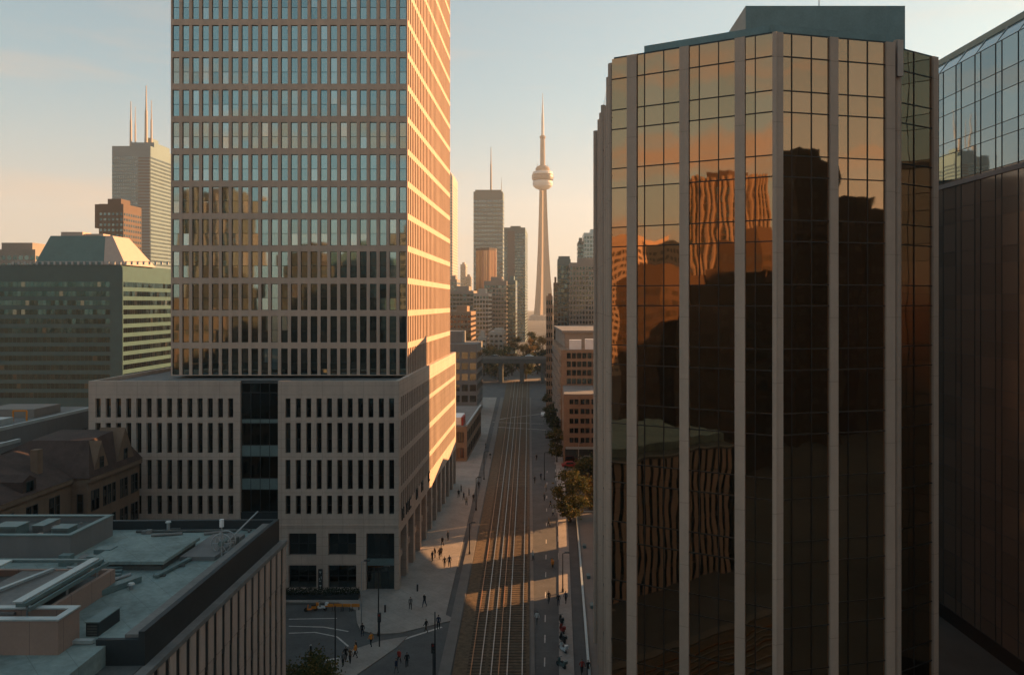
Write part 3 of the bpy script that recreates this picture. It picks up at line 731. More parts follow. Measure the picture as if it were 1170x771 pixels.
def lowduct(t):
    t.location = (-32, 54, zr)
    mb = MB(); mb.hexa([(-33.0, 53.2, zr + .05), (-32.3, 53.0, zr + .05), (-30.9, 56.0, zr + .05), (-31.6, 56.2, zr + .05), (-33.0, 53.2, zr + .45), (-32.3, 53.0, zr + .45), (-30.9, 56, zr + .45), (-31.6, 56.2, zr + .45)]); mb.build('duct', M['tealmetal'], t)
    MB().box(-33.2, -32.3, 52.6, 53.3, zr, zr + .6).build('fan_box', M['roof_dark'], t)
roof_item('roof_duct', 'short dark duct with a fan box on the open part of the green roof', 'duct', lowduct)
def reel(t):
    c = Vector((-27.6, 62.5, zr)); t.location = c
    for dy in (-.45, .45):
        mb = MB(); n = 20
        for k in range(n):
            a0, a1 = 2 * math.pi * k / n, 2 * math.pi * (k + 1) / n
            mb.tube(c + Vector((math.cos(a0) * .8, dy, .95 + math.sin(a0) * .8)), c + Vector((math.cos(a1) * .8, dy, .95 + math.sin(a1) * .8)), .06, n=6)
        for k in range(3):
            a0 = math.pi * k / 3; mb.tube(c + Vector((math.cos(a0) * .8, dy, .95 + math.sin(a0) * .8)), c - Vector((math.cos(a0) * .8, -dy, -.95 + math.sin(a0) * .8)), .04, n=6)
        mb.build('wheel', M['palepole'], t)
    MB().tube(c + Vector((0, -.6, .95)), c + Vector((0, .6, .95)), .22, n=12).build('drum', M['tealmetal'], t)
    MB().box(c.x - .5, c.x + .5, c.y - .7, c.y + .7, zr, zr + .15).build('base', M['roof_dark'], t)
    MB().tube(c + Vector((.3, 0, .95)), c + Vector((1.6, 3.2, 2.6)), .07, n=6).build('jib', M['palepole'], t)
roof_item('cable_winch', 'pale cable winch with two wheels and a raised jib on the roof edge', 'winch', reel)
def mast(t):
    c = Vector((-26.75, 60.2, zr)); t.location = c
    MB().tube(c, c + Vector((0, 0, 2.9)), .07, .05, n=8).build('pole', M['palepole'], t); MB().tube(c + Vector((0, 0, 2.9)), c + Vector((0, 0, 3.5)), .17, n=10).build('lamp', M['whitepaint'], t)
    MB().tube(c, c + Vector((0, 0, .08)), .3, n=10).build('base', M['roof_dark'], t)
roof_item('roof_lamp', 'thin pole lamp standing on the green roof near the dark parapet', 'lamp', mast)
def clutter(t):
    t.location = (-45, 64, 22.36); rr = random.Random(9)
    for k in range(16):
        x, y = rr.uniform(-49.5, -41), rr.uniform(61.9, 66.6); L = rr.uniform(.3, 1.6)
        if k % 2: MB().tube((x, y, 22.5), (x + L, y + rr.uniform(-.3, .3), 22.5), .09, n=6).build('pipe', M['palepole' if k % 4 == 1 else 'tealmetal'], t)
        else: MB().box(x, x + L * .5, y, y + L * .4, 22.36, 22.4 + L * .35).build('duct_box', M['roof_grey' if k % 4 else 'pinkpanel'], t)
roof_item('plant_pipework', 'jumble of pipes and small ducts on top of the far plant room', 'pipes', clutter)
def clutter2(t):
    t.location = (-31, 66, zr); rr = random.Random(4)
    for k in range(22):
        a = k % 3; L = rr.uniform(.25, 1.3)
        x, y = ((rr.uniform(-38.5, -27), rr.uniform(66.6, 69)), (rr.uniform(-38.8, -36.7), rr.uniform(56, 63)), (rr.uniform(-28.6, -27.2), rr.uniform(60.5, 67)))[a]
        if k % 2: MB().tube((x, y, zr + .12), (x + L, y + rr.uniform(-.4, .4), zr + .12), .08, n=6).build('pipe', M['palepole' if a else 'roof_dark'], t)
        else: MB().box(x, x + L * .6, y, y + L * .5, zr, zr + .1 + L * .4).build('duct_box', M[('roof_grey', 'tealmetal', 'roof_dark')[a]], t)
roof_item('roof_clutter', 'loose pipes and small boxes scattered along the edges of the green roof', 'roof clutter', clutter2)
def beams(t):
    t.location = (-33, 66, zr)
    for k, (x0, y0, x1, y1) in enumerate(((-38, 68, -29, 68.3), (-36, 66.8, -33.5, 67.4), (-31.5, 67.3, -29.6, 68.0))): MB().tube((x0, y0, zr + .14), (x1, y1, zr + .14), .13, n=7).build('beam', M['roof_grey' if k else 'roof_dark'], t)
roof_item('beam_stack', 'loose dark beams lying along the far parapet of the green roof', 'beams', beams)
def rbox(x0, x1, y0, y1, h, m, label, z=zr):
    t = thing('air_handler', label, 'air handler', ((x0 + x1) / 2, (y0 + y1) / 2, z))
    MB().box(x0, x1, y0, y1, z, z + h).build('casing', M[m], t)
    MB().box(x0 - .05, x1 + .05, y0 - .05, y1 + .05, z + h + .002, z + h + .07).build('lid', M['tealmetal'], t)
    mb = MB()
    for k in range(4): mb.box(x0 + .1, x1 - .1, y0 - .04, y0 - .003, z + .1 + k * h * .2, z + .1 + k * h * .2 + h * .1)
    mb.build('louvre', M['roof_dark'], t)
rbox(-47, -45, 62.5, 64, .8, 'tealmetal', 'teal air handler at the left on top of the far plant room', 22.35)
rbox(-44.4, -43.4, 63.5, 65.6, .6, 'greyrender', 'grey air handler in the middle on top of the far plant room', 22.35)
rbox(-42, -40.6, 62.4, 63.6, .7, 'tealmetal', 'teal air handler at the right end on top of the far plant room', 22.35)
rbox(-29.4, -28.6, 46.9, 49.2, .85, 'darkmetal', 'dark air handler tucked behind the small brown plant room')

# ------------------------------------------------------------------ generic towers
def pbox_windows(mb, fr, S, z0, z1, nb, pier, mi_w, mi_p, d=.06):
    """one storey: pane row with piers"""
    w = S / nb
    for i in range(nb): mb.fquad(fr, i * w + pier * w / 2, (i + 1) * w - pier * w / 2, z0, z1, d, mi_w)
def tower(name, label, x0, x1, y0, y1, z1, storey, wall, glass, win_h=.55, bay=3.0, pier=.25, top=2.5, group=None, z0=0, faces='FRBL', roofbox=None, base=0, cat='building', skip_below=0, parts=0):
    t = thing(name, label, cat, ((x0 + x1) / 2, (y0 + y1) / 2, z0), group=group)
    MB().box(x0, x1, y0, y1, z0, z1).build('wall', wall, t)
    frs = []
    if 'F' in faces: frs.append(frame((x0, y0), (x1, y0), (0, -1)))
    if 'R' in faces: frs.append(frame((x1, y0), (x1, y1), (1, 0)))
    if 'B' in faces: frs.append(frame((x1, y1), (x0, y1), (0, 1)))
    if 'L' in faces: frs.append(frame((x0, y1), (x0, y0), (-1, 0)))
    mb = MB(); mb.fix = False
    for fr, S in frs: pbox_windows(mb, fr, S, 0, storey * win_h, max(1, round(S / bay)), pier, 0, 0)
    # panes must face outwards
    me = mb.mesh('window_band', [glass], wloc(t) * Vector((1, 1, 0)) if False else Vector((wloc(t).x, wloc(t).y, 0)))
    nst = int((z1 - top - z0 - base) / storey)
    for k in range(nst):
        z = z1 - top - (k + 1) * storey + storey * (1 - win_h) * .5
        if z < skip_below: break
        if k >= 100: break
        o = bpy.data.objects.new('window_band', me); COL.objects.link(o); o.parent = t; o.location = (0, 0, z - z0)
    if parts:
        for ch in [c for c in t.children if c.name.startswith('window_band')]: bpy.data.objects.remove(ch)
        (fr, S), rest, k = frs[0], MB(), 0
        rest.fix = False; nb = round(S / bay); w = S / nb
        wq = MB(); wq.fix = False; wq.fquad((Vector((0, 0, 0)), X, -Yv), pier * w / 2, w - pier * w / 2, 0, storey * win_h, .06)
        wm_ = wq.mesh('window', [glass])
        for q in range(nst):
            z = z1 - top - (q + 1) * storey + storey * (1 - win_h) * .5
            for i in range(nb):
                if i >= nb - parts // nst and k < 100: inst(wm_, 'window', t, fr[0] + fr[1] * (i * w) + Vector((0, 0, z))); k += 1
                else: rest.fquad(fr, i * w + pier * w / 2, (i + 1) * w - pier * w / 2, z, z + storey * win_h, .06)
            for f2, S2 in frs[1:]:
                nb2 = max(1, round(S2 / bay)); w2 = S2 / nb2
                for i in range(nb2): rest.fquad(f2, i * w2 + pier * w2 / 2, (i + 1) * w2 - pier * w2 / 2, z, z + storey * win_h, .06)
        ro = rest.build('windows', [glass], t); ro['kind'] = 'stuff'
    rb = roofbox or [(.25, .75, .25, .75, storey * 1.1)]
    for a, b, c, d, h in rb:
        MB().box(x0 + (x1 - x0) * a, x0 + (x1 - x0) * b, y0 + (y1 - y0) * c, y0 + (y1 - y0) * d, z1, z1 + h).build('roof_plant', wall, t)
    return t
def mastpart(t, x, y, z0, z1, r, mat='pale', name='antenna'):
    mb = MB(); zm = z0 + (z1 - z0) * .6
    mb.tube((x, y, z0), (x, y, zm), r, r * .8, 8); mb.tube((x, y, zm), (x, y, z1), r * .55, r * .25, 8)
    mb.build(name, M[mat], t)

# left: green glass office
g = tower('green_glass_building', 'broad green glass office block with light spandrel bands at the left edge', -250, -173.3, 300, 345, 56.5, 3.72, M['green_band'], M['glass_green'], .55, 1.7, .08, 5.2, faces='FR', parts=98, roofbox=[(.0, .985, .03, .9, .9)])
MB().box(-178, -173.0, 299.6, 300, 0, 55).build('corner_pier', M['green_band'], g)
def copper():
    t = thing('copper_roof', 'x', 'roof')
    return t
x0, x1 = (41 - PX) * 303 / F, (145 - PX) * 303 / F; xa, xb = (54 - PX) * 306 / F, (117 - PX) * 306 / F
za, zb = 57.4, H + 77 * 306 / F
mb = MB(); mb.hexa([(x0, 302, za), (x1 - 9, 302, za), (x1 - 9, 325, za), (x0, 325, za), (xa, 308, zb), (xb, 308, zb), (xb, 320, zb), (xa, 320, zb)]); mb.build('copper_roof', M['copper'], g)
mb = MB(); mb.hexa([(x1 - 8.9, 302, za), (x1, 302, za), (x1, 325, za), (x1 - 8.9, 325, za), (xb + .05, 308, zb), (xb + 3, 308, zb), (xb + 3, 320, zb), (xb + .05, 320, zb)]); mb.build('sunlit_slope', M['pinkpanel'], g)  # right roof slope: its sunlit tone put into the colour as pale pink
MB().box(xa + 3, xa + 12, 310, 316, zb, zb + 1.8).box(xa + 12.5, xa + 20, 311, 316, zb, zb + 1.1).build('roof_plant', M['pinkpanel'], g)
mb = MB()
for i in range(30): mb.box(x0 - 8 + i * 2.4, x0 - 7.2 + i * 2.4, 300.5, 301, 57.4, 58.6)
mb.box(x0 - 8, x0 + 64, 300.55, 300.95, 58.6, 58.75).build('roof_railing', M['palepole'], g)

tower('grey_office_block', 'grey flat office block peeping over the green glass building far left', -312, -278, 400, 440, H + 61 * 400 / F, 4, M['stone'], M['glass_far'], .55, 3.0, .3)
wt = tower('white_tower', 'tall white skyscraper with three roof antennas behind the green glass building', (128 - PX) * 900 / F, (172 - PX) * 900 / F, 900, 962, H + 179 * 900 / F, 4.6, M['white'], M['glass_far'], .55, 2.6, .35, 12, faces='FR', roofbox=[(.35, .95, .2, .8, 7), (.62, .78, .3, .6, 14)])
xw0, xw1 = (158 - PX) * 899.8 / F, (171.5 - PX) * 899.8 / F
mb = MB(); mb.box(xw0, xw1, 899.6, 899.9, 60, 218)
mb.build('recessed_strip', M['cndark'], wt)
lm = MB().box(xw0, xw1, 899.0, 899.5, 0, 1.6).mesh('louvre', M['white'], Vector((wt.location.x, wt.location.y, 0)))
for k in range(40):
    o = bpy.data.objects.new('louvre', lm); COL.objects.link(o); o.parent = wt; o.location = (0, 0, 70 + k * 3.7)
zt = H + 179 * 900 / F
for px, py, r in ((149.5, 116, 1.5), (167, 98, 2.0), (173, 115, 1.3)): mastpart(wt, (px - PX) * 915 / F, 915, zt, H + (PY - py) * 915 / F, r)
mastpart(wt, (152 - PX) * 915 / F, 920, zt, H + (PY - 122) * 920 / F, 1.0)
tower('brown_tower', 'slim brown tower lit gold on its right side in front of the white skyscraper', (113 - PX) * 500 / F, (141 - PX) * 500 / F, 500, 522, H + 113 * 500 / F, 3.6, M['browntower'], M['glass_far'], .45, 2.6, .4, 5, roofbox=[(.2, .75, .2, .7, 4), (-.25, 0, .1, .8, -16)])

# left: old sandstone building and grey blocks behind
def old_building():
    t = thing('sandstone_building', 'old brown sandstone building with red tiled roof, dormers and wall gables', 'building', (-66, 85, 0))
    xf, xb = -60.4, -76; xF = -58.4; ez, rz_ = 20.0, 23.4; xr = -67.5
    MB().box(xb, xf, 52, 93.5, 0, ez).box(xb, xF, 93.5, 105.2, 0, ez).build('wall', M['oldbrick'], t)
    o = .35
    mb = MB(); mb.add([(xf + o, 52, ez), (xf + o, 99, ez), (xr, 99, rz_ + .0), (xr, 52, rz_), (xb - o, 52, ez), (xb - o, 99, ez)], [(0, 1, 2, 3), (3, 2, 5, 4), (0, 3, 4), (1, 5, 2), (0, 4, 5, 1)])
    # hipped cross roof of the projecting block
    mb.add([(xF + o, 93.2, ez + .01), (xF + o, 105.5, ez + .01), (xF - 1.6, 102.3, 24.6), (xF - 1.6, 96.3, 24.2), (xb, 93.2, ez + .01), (xb, 105.5, ez + .01), (xr, 102.3, 24.6), (xr, 96.3, 24.2)], [(0, 1, 2, 3), (3, 2, 6, 7), (0, 3, 7, 4), (1, 5, 6, 2), (4, 7, 6, 5), (0, 4, 5, 1)])
    mb.build('roof', M['oldroof'], t)
    fr, S = frame((xF, 93.5), (xF, 105.2), (1, 0)); fm, T = frame((xf, 52), (xf, 93.5), (1, 0))
    MB().fbox(fr, -.1, S + .1, ez - .6, ez - .05, 0, .4).fbox(fm, 0, T - .1, ez - .6, ez - .05, 0, .32).build('cornice', M['oldbrick'], t)
    MB().fbox(fm, 0, T - .1, ez - 5.2, ez - 4.8, 0, .25).build('string_course', M['oldbrick'], t)
    wmats = [M['frame'], M['glass_dark']]
    def win(f, s, z, w, h): window_mb(w, h, .07, [h * .55], [w / 2] if w > .9 else (), None, f, s, z, .03).build('window', wmats, t)
    for z in (15.6, 11.6, 7.6, 3.6):
        for s in (.7, 1.6, 3.2, 4.2, 5.2, 7.0, 8.0, 9.6, 10.5): win(fr, s, z, .7, 2.6)
    for z in (16.0, 12.0, 8.0):
        for i in range(8):
            s = 10 + i * 3.9
            win(fm, s, z, .8, 2.5); win(fm, s + 1.05, z, .8, 2.5)
    fq, _ = frame((xf, 93.5), (xF, 93.5), (0, -1))
    for z in (15.6, 11.6, 7.6): win(fq, .7, z, .75, 2.4)
    # two gables rising from the front wall, and dormers on the long roof
    for s0, s1, hh in ((1.0, 4.6, 4.2), (5.8, 10.6, 5.0)):
        O, u, n = fr; c = lambda a, d, z: O + u * a + n * d + Vector((0, 0, z))
        m = (s0 + s1) / 2
        mb = MB(); mb.add([c(s0, .05, ez), c(s1, .05, ez), c(m, .05, ez + hh), c(s0, -3.4, ez), c(s1, -3.4, ez), c(m, -3.4, ez + hh)], [(0, 1, 2), (3, 5, 4), (0, 2, 5, 3), (1, 4, 5, 2), (0, 3, 4, 1)])
        gb = mb.build('gable', M['oldbrick'], t)
        window_mb(.8, 1.5, .07, [.8], (), None, fr, m - .4, ez + .7, .08).build('window', wmats, gb)
    for i in range(3):
        s = 21 + i * 6.0
        O, u, n = fm; c = lambda a, d, z: O + u * a + n * d + Vector((0, 0, z))
        mb = MB(); mb.add([c(s, -.1, ez), c(s + 2.2, -.1, ez), c(s + 2.2, -.1, ez + 1.5), c(s + 1.1, -.1, ez + 2.1), c(s, -.1, ez + 1.5), c(s, -3.5, ez), c(s + 2.2, -3.5, ez), c(s + 2.2, -3.5, ez + 1.5), c(s + 1.1, -3.5, ez + 2.1), c(s, -3.5, ez + 1.5)],
            [(0, 1, 2, 3, 4), (5, 9, 8, 7, 6), (0, 4, 9, 5), (1, 6, 7, 2), (4, 3, 8, 9), (3, 2, 7, 8)])
        d = mb.build('dormer', M['oldroof'], t)
        window_mb(1.2, 1.3, .07, (), [.6], None, fm, s + .5, ez + .15, -.07).build('window', wmats, d)
    MB().box(-63.5, -62.6, 90.5, 91.4, 21, 24.1).build('chimney', M['oldbrick'], t)
old_building()
def grey_block(x0, x1, y0, y1, z1, label, strip):
    t = thing('grey_block', label, 'building', ((x0 + x1) / 2, (y0 + y1) / 2, 0))
    MB().box(x0, x1, y0, y1, 0, z1).build('wall', M['greyrender'], t)
    MB().box(x0 + .4, x1 - .4, y0 + .4, y1 - .4, z1 + .003, z1 + .1).build('roof', M['roof_grey'], t)
    e = .35; mb = MB(); mb.box(x1 - e, x1 + .05, y0, y1, z1 + .004, z1 + .45); mb.box(x0, x1 - e, y0 - .05, y0 + e, z1 + .004, z1 + .45); mb.build('parapet', M['coping'], t)
    fr, S = frame((x1, y0), (x1, y1), (1, 0))
    for z in strip:
        n = int(S / 1.6)
        for i in range(n): window_mb(1.1, 1.7, .08, (), (), None, fr, .5 + i * S / n, z, .04).build('window', [M['frame'], M['glass_dark']], t)
    return t
gb = grey_block(-104, -75, 100.5, 124.5, 24.6, 'long grey flat roofed block directly behind the old sandstone building', (20.2,))
MB().box(-86, -78, 112, 118, 24.71, 26.0).build('roof_plant', M['stone'], gb); MB().box(-80, -77.5, 103, 107, 24.71, 25.6).build('roof_plant', M['coping'], gb)
MB().tube((-79, 109, 24.7), (-79, 109, 26.2), .12).tube((-77, 109, 24.7), (-77, 109, 26.2), .12).tube((-79, 109, 26.2), (-77, 109, 26.2), .12).build('pipe_frame', M['orange'], gb)
ga = grey_block(-92, -70.5, 91, 98.6, 23.6, 'small grey annex with pale roof boxes left of the old sandstone building', ())
for i in range(3): MB().box(-75 + i * 1.3, -74 + i * 1.3, 93, 96, 23.71, 24.5).build('roof_box', M['skylight'], ga)

# centre distance
tower('green_slab_tower', 'tall grey green slab skyscraper with a thin mast left of the needle tower', (541 - PX) * 1100 / F, (574.5 - PX) * 1100 / F, 1100, 1128, H + 127 * 1100 / F, 6.2, M['greentower'], M['glass_far'], .42, 4.2, .12, 11, roofbox=[(.05, .95, .1, .9, 3)], faces='FR')
ft = [o for o in bpy.data.objects if o.name == 'green_slab_tower'][0]
mastpart(ft, (561 - PX) * 1112 / F, 1112, H + 130 * 1100 / F, H + (PY - 168) * 1112 / F, 1.5)
mastpart(ft, (573 - PX) * 1112 / F, 1112, H + 127 * 1100 / F, H + (PY - 203) * 1112 / F, .5)
t = thing('red_gold_tower', 'shorter red and gold glass tower in front of the grey green slab', 'building', ((554 - PX) * 900 / F, 912, 0))
xs = [(px - PX) * 900 / F for px in (543, 551, 559, 566)]
poly = [(xs[0], 908), (xs[1], 900), (xs[2], 900), (xs[3], 908), (xs[3], 925), (xs[0], 925)]
MB().prism(poly, 0, H + 63 * 900 / F).build('wall', M['browntower'], t)
for a, b in zip(poly[:4], poly[1:4]):
    fr, S = frame(a, b, (0, -1)); mb = MB()
    for i in range(4): mb.fquad(fr, i * S / 4 + .25, (i + 1) * S / 4 - .25, 5, H + 60 * 900 / F, .15)
    mb.build('glass_strip', M['redgold'], t)
tw = tower('dark_condo_tower', 'grey condominium tower with a dark vertical strip just left of the needle tower', (576 - PX) * 800 / F, (600 - PX) * 800 / F, 800, 880, H + 86 * 800 / F, 3.3, M['greentower'], M['glass_far'], .6, 3.0, .25, 6, faces='FR')
MB().box((580 - PX) * 799 / F, (588 - PX) * 799 / F, 798.4, 799.7, 30, H + 82 * 800 / F).build('recessed_strip', M['cndark'], tw)
tower('mid_rise', 'pale mid rise block with dark right end below the grey condominium tower', (553 - PX) * 600 / F, (579 - PX) * 600 / F, 600, 640, H + 25 * 600 / F, 3.3, M['stone'], M['glass_far'], .6, 2.4, .2, 3, faces='FR')
tower('mid_rise', 'dark glass mid rise block wedged before the grey condominium tower', (579.5 - PX) * 610 / F, (589 - PX) * 610 / F, 610, 640, H + 26 * 610 / F, 3.3, M['greentower'], M['glass_far'], .7, 2.4, .2, 3, faces='FR')
tower('white_grid_block', 'white framed block with dark windows low behind the trees left of the viaduct', (541 - PX) * 520 / F, (558 - PX) * 520 / F, 520, 549, H + 11 * 520 / F, 3.0, M['pale'], M['glass_far'], .6, 2.2, .25, 1.5, faces='FR')
tower('grey_banded_block', 'grey banded office block beside the podium edge in the middle distance', (513 - PX) * 560 / F, (541 - PX) * 560 / F, 560, 600, H + 14 * 560 / F, 3.2, M['stone'], M['glass_far'], .55, 2.6, .15, 2, faces='FR')
tower('grey_tower', 'narrow grey tower appearing right beside the big tower near the skyline', (512 - PX) * 700 / F, (522 - PX) * 700 / F, 700, 725, H + 27 * 700 / F, 3.4, M['stone'], M['glass_far'], .55, 2.6, .2, 2, faces='FR')
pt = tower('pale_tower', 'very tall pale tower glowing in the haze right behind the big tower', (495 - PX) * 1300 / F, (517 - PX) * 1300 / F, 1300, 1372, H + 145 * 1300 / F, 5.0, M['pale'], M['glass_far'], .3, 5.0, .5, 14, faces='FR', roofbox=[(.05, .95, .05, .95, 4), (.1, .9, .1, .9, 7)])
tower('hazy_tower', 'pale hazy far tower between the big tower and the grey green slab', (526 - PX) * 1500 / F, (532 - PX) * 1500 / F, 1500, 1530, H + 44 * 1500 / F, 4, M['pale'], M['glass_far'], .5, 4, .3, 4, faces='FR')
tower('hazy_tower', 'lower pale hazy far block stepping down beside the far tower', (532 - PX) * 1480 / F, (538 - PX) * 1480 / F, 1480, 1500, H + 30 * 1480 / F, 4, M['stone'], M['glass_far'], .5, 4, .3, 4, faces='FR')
tower('red_brick_block', 'low red brown block with gold lit windows behind the trees on the left', (514 - PX) * 470 / F, (538 - PX) * 470 / F, 470, 500, H - 10 * 470 / F, 3.2, M['tan'], M['redgold'], .5, 2.2, .35, 1.5, faces='FR')
tower('low_white_block', 'low stepped pale block with its right end in sunlight above the viaduct', (559 - PX) * 455 / F, (575 - PX) * 455 / F, 455, 480, H - 33 * 455 / F, 3.0, M['pale'], M['glass_far'], .45, 2.6, .4, 1.2, faces='FR', roofbox=[(.3, .9, .2, .8, 1.6)])
tower('low_white_block', 'small pale lit block right of the podium edge above the viaduct', (546 - PX) * 440 / F, (555 - PX) * 440 / F, 440, 452, H - 39 * 440 / F, 3.0, M['pale'], M['glass_far'], .45, 2.6, .4, 1.0, faces='FR')
cb = tower('dark_stone_block', 'dark stone block beside the tracks just beyond the podium corner', -52, (545 - PX) * 275 / F, 275, 297, H - 47 * 275 / F, 4.0, M['greyrender'], M['glass_dark'], .6, 3.0, .25, 2.2, faces='FR')
# kiosk
def kiosk():
    x0, x1, y0, y1, z1 = -32, -22.6, 197, 236, 9.2
    t = thing('low_shop', 'low tan shop building with white and red roof unit by the left pavement', 'building', (-27, 215, 0))
    MB().box(x0, x1, y0, y1, 0, z1).build('wall', M['tan'], t)
    MB().box(x0 + .3, x1 - .3, y0 + .3, y1 - .3, z1 + .003, z1 + .15).build('roof', M['roof_grey'], t)
    MB().box(-27.5, -24.4, 199, 207, z1 + .16, z1 + 2.2).build('roof_unit', M['whitepaint'], t); MB().box(-24.2, -23.7, 198, 203, z1 + .16, z1 + 2.4).build('roof_panel', M['redlamp'], t)
    MB().box(x1 - .3, x1 + .1, y0, y1, z1 + .16, z1 + .6).build('parapet', M['coping'], t)
    fr, S = frame((x1, y0), (x1, y1), (1, 0)); ff, S2 = frame((x0, y0), (x1, y0), (0, -1))
    for z in (1.0, 5.2):
        for i in range(9): window_mb(2.4, 2.6, .1, (), [1.2], None, fr, 1 + i * 4.2, z, .04).build('window', [M['frame'], M['glass_dark']], t)
        for i in range(3): window_mb(1.8, 2.6, .1, (), [.9], None, ff, .8 + i * 3, z, .04).build('window', [M['frame'], M['redgold']], t)
kiosk()
# right side of the street
def tan_office():
    t = thing('tan_brick_office', 'stepped tan brick office block with rows of small windows right of the tracks', 'building', (12, 215, 0))
    x0 = 2.9
    MB().box(x0, 34, 194, 214.9, 0, 18).build('wall', M['tan'], t)
    q = [(2.6, 215), (34, 215), (34, 275), (.3, 275)]
    MB().prism(q, 0, 28.4).build('upper_wall', M['tan'], t)
    MB().prism([(3.8, 226), (34, 226), (34, 275.2), (1.2, 275.2)], 28.41, 32.8).build('attic', M['stone'], t)
    MB().prism([(3.0, 225.5), (34.3, 225.5), (34.3, 275.4), (.5, 275.4)], 32.81, 33.6).build('roof_slab', M['roof_grey'], t)
    MB().box(5, 8.5, 217, 219, 28.42, 31.2).build('roof_unit', M['whitepaint'], t); MB().box(9.6, 14, 217, 219, 28.42, 31.4).build('roof_unit', M['whitepaint'], t)
    MB().box(x0 + .2, 33.8, 194.2, 214.8, 18.003, 18.2).build('roof', M['roof_grey'], t)
    fr, S = frame((x0, 194), (34, 194), (0, -1)); wm = [M['frame'], M['glass_dark']]
    for k in range(5):
        for i in range(9): window_mb(1.0, 1.3, .07, (), [.5], None, fr, 1.6 + i * 1.28 + (i // 2) * .3, 5.6 + k * 2.5, .04).build('window', wm, t)
    f2, S2 = frame((2.6, 215), (34, 215), (0, -1))
    for k in range(4):
        for i in range(8): window_mb(1.15, 1.6, .07, (), [.55], None, f2, 1.6 + i * 1.5, 18.6 + k * 2.45, .04).build('window', [M['frame'], M['glass_far']], t)
    f3, S3 = frame((2.6, 215), (.3, 275), (-1, 0))
    for k in range(8):
        for i in range(12): MB().fbox(f3, 1 + i * 4.9, 4 + i * 4.9, 3.2 + k * 3.1, 4.9 + k * 3.1, .0, .5).build('balcony', M['stone'], t)
    MB().fbox(fr, .6, 12, 4.2, 4.5, .0, 1.6).build('canopy', M['coping'], t)
    MB().fbox(fr, .4, 12, .6, 4.0, .0, .06).build('shop_front', M['glass_dark'], t)
tan_office()
tower('slim_brick_tower', 'slim tan brick tower with vertical window rows beside the far end of the tracks', (624 - PX) * 285 / F, (631.6 - PX) * 285 / F, 285, 305, H + 8 * 285 / F, 3.1, M['tan'], M['glass_far'], .55, .8, .45, 1.0, roofbox=[(.3, .8, .2, .8, 1)])
tower('narrow_dark_tower', 'narrow dark tower squeezed between the brick tower and the glass condominiums', (632.3 - PX) * 420 / F, (637 - PX) * 420 / F, 420, 440, H + 23 * 420 / F, 3.1, M['browntower'], M['glass_far'], .6, 1.6, .2, 1.5)
tower('glass_condo', 'dark teal glass condominium with flat crown right of the needle tower', (637 - PX) * 470 / F, (652 - PX) * 470 / F, 470, 500, H + 50 * 470 / F, 3.0, M['greentower'], M['glass_far'], .7, 2.2, .2, 3.5, roofbox=[(.08, .95, .1, .9, 2)])
tower('stone_condo', 'stone grid condominium with small windows left of the bronze glass building', (651 - PX) * 440 / F, (690 - PX) * 440 / F, 440, 470, H + 46 * 440 / F, 2.9, M['stone'], M['glass_far'], .6, 1.9, .4, 2)
tower('blue_condo', 'taller pale blue glass tower rising behind the stone grid condominium', (667 - PX) * 560 / F, (700 - PX) * 560 / F, 560, 590, H + 80 * 560 / F, 3.1, M['skylight'], M['glass_far'], .65, 2.2, .25, 2)
tower('blue_condo', 'shorter stepped blue tower beside the taller pale blue glass tower', (660.5 - PX) * 570 / F, (667 - PX) * 570 / F, 570, 595, H + 70 * 570 / F, 3.1, M['greentower'], M['glass_far'], .65, 2.0, .2, 2)

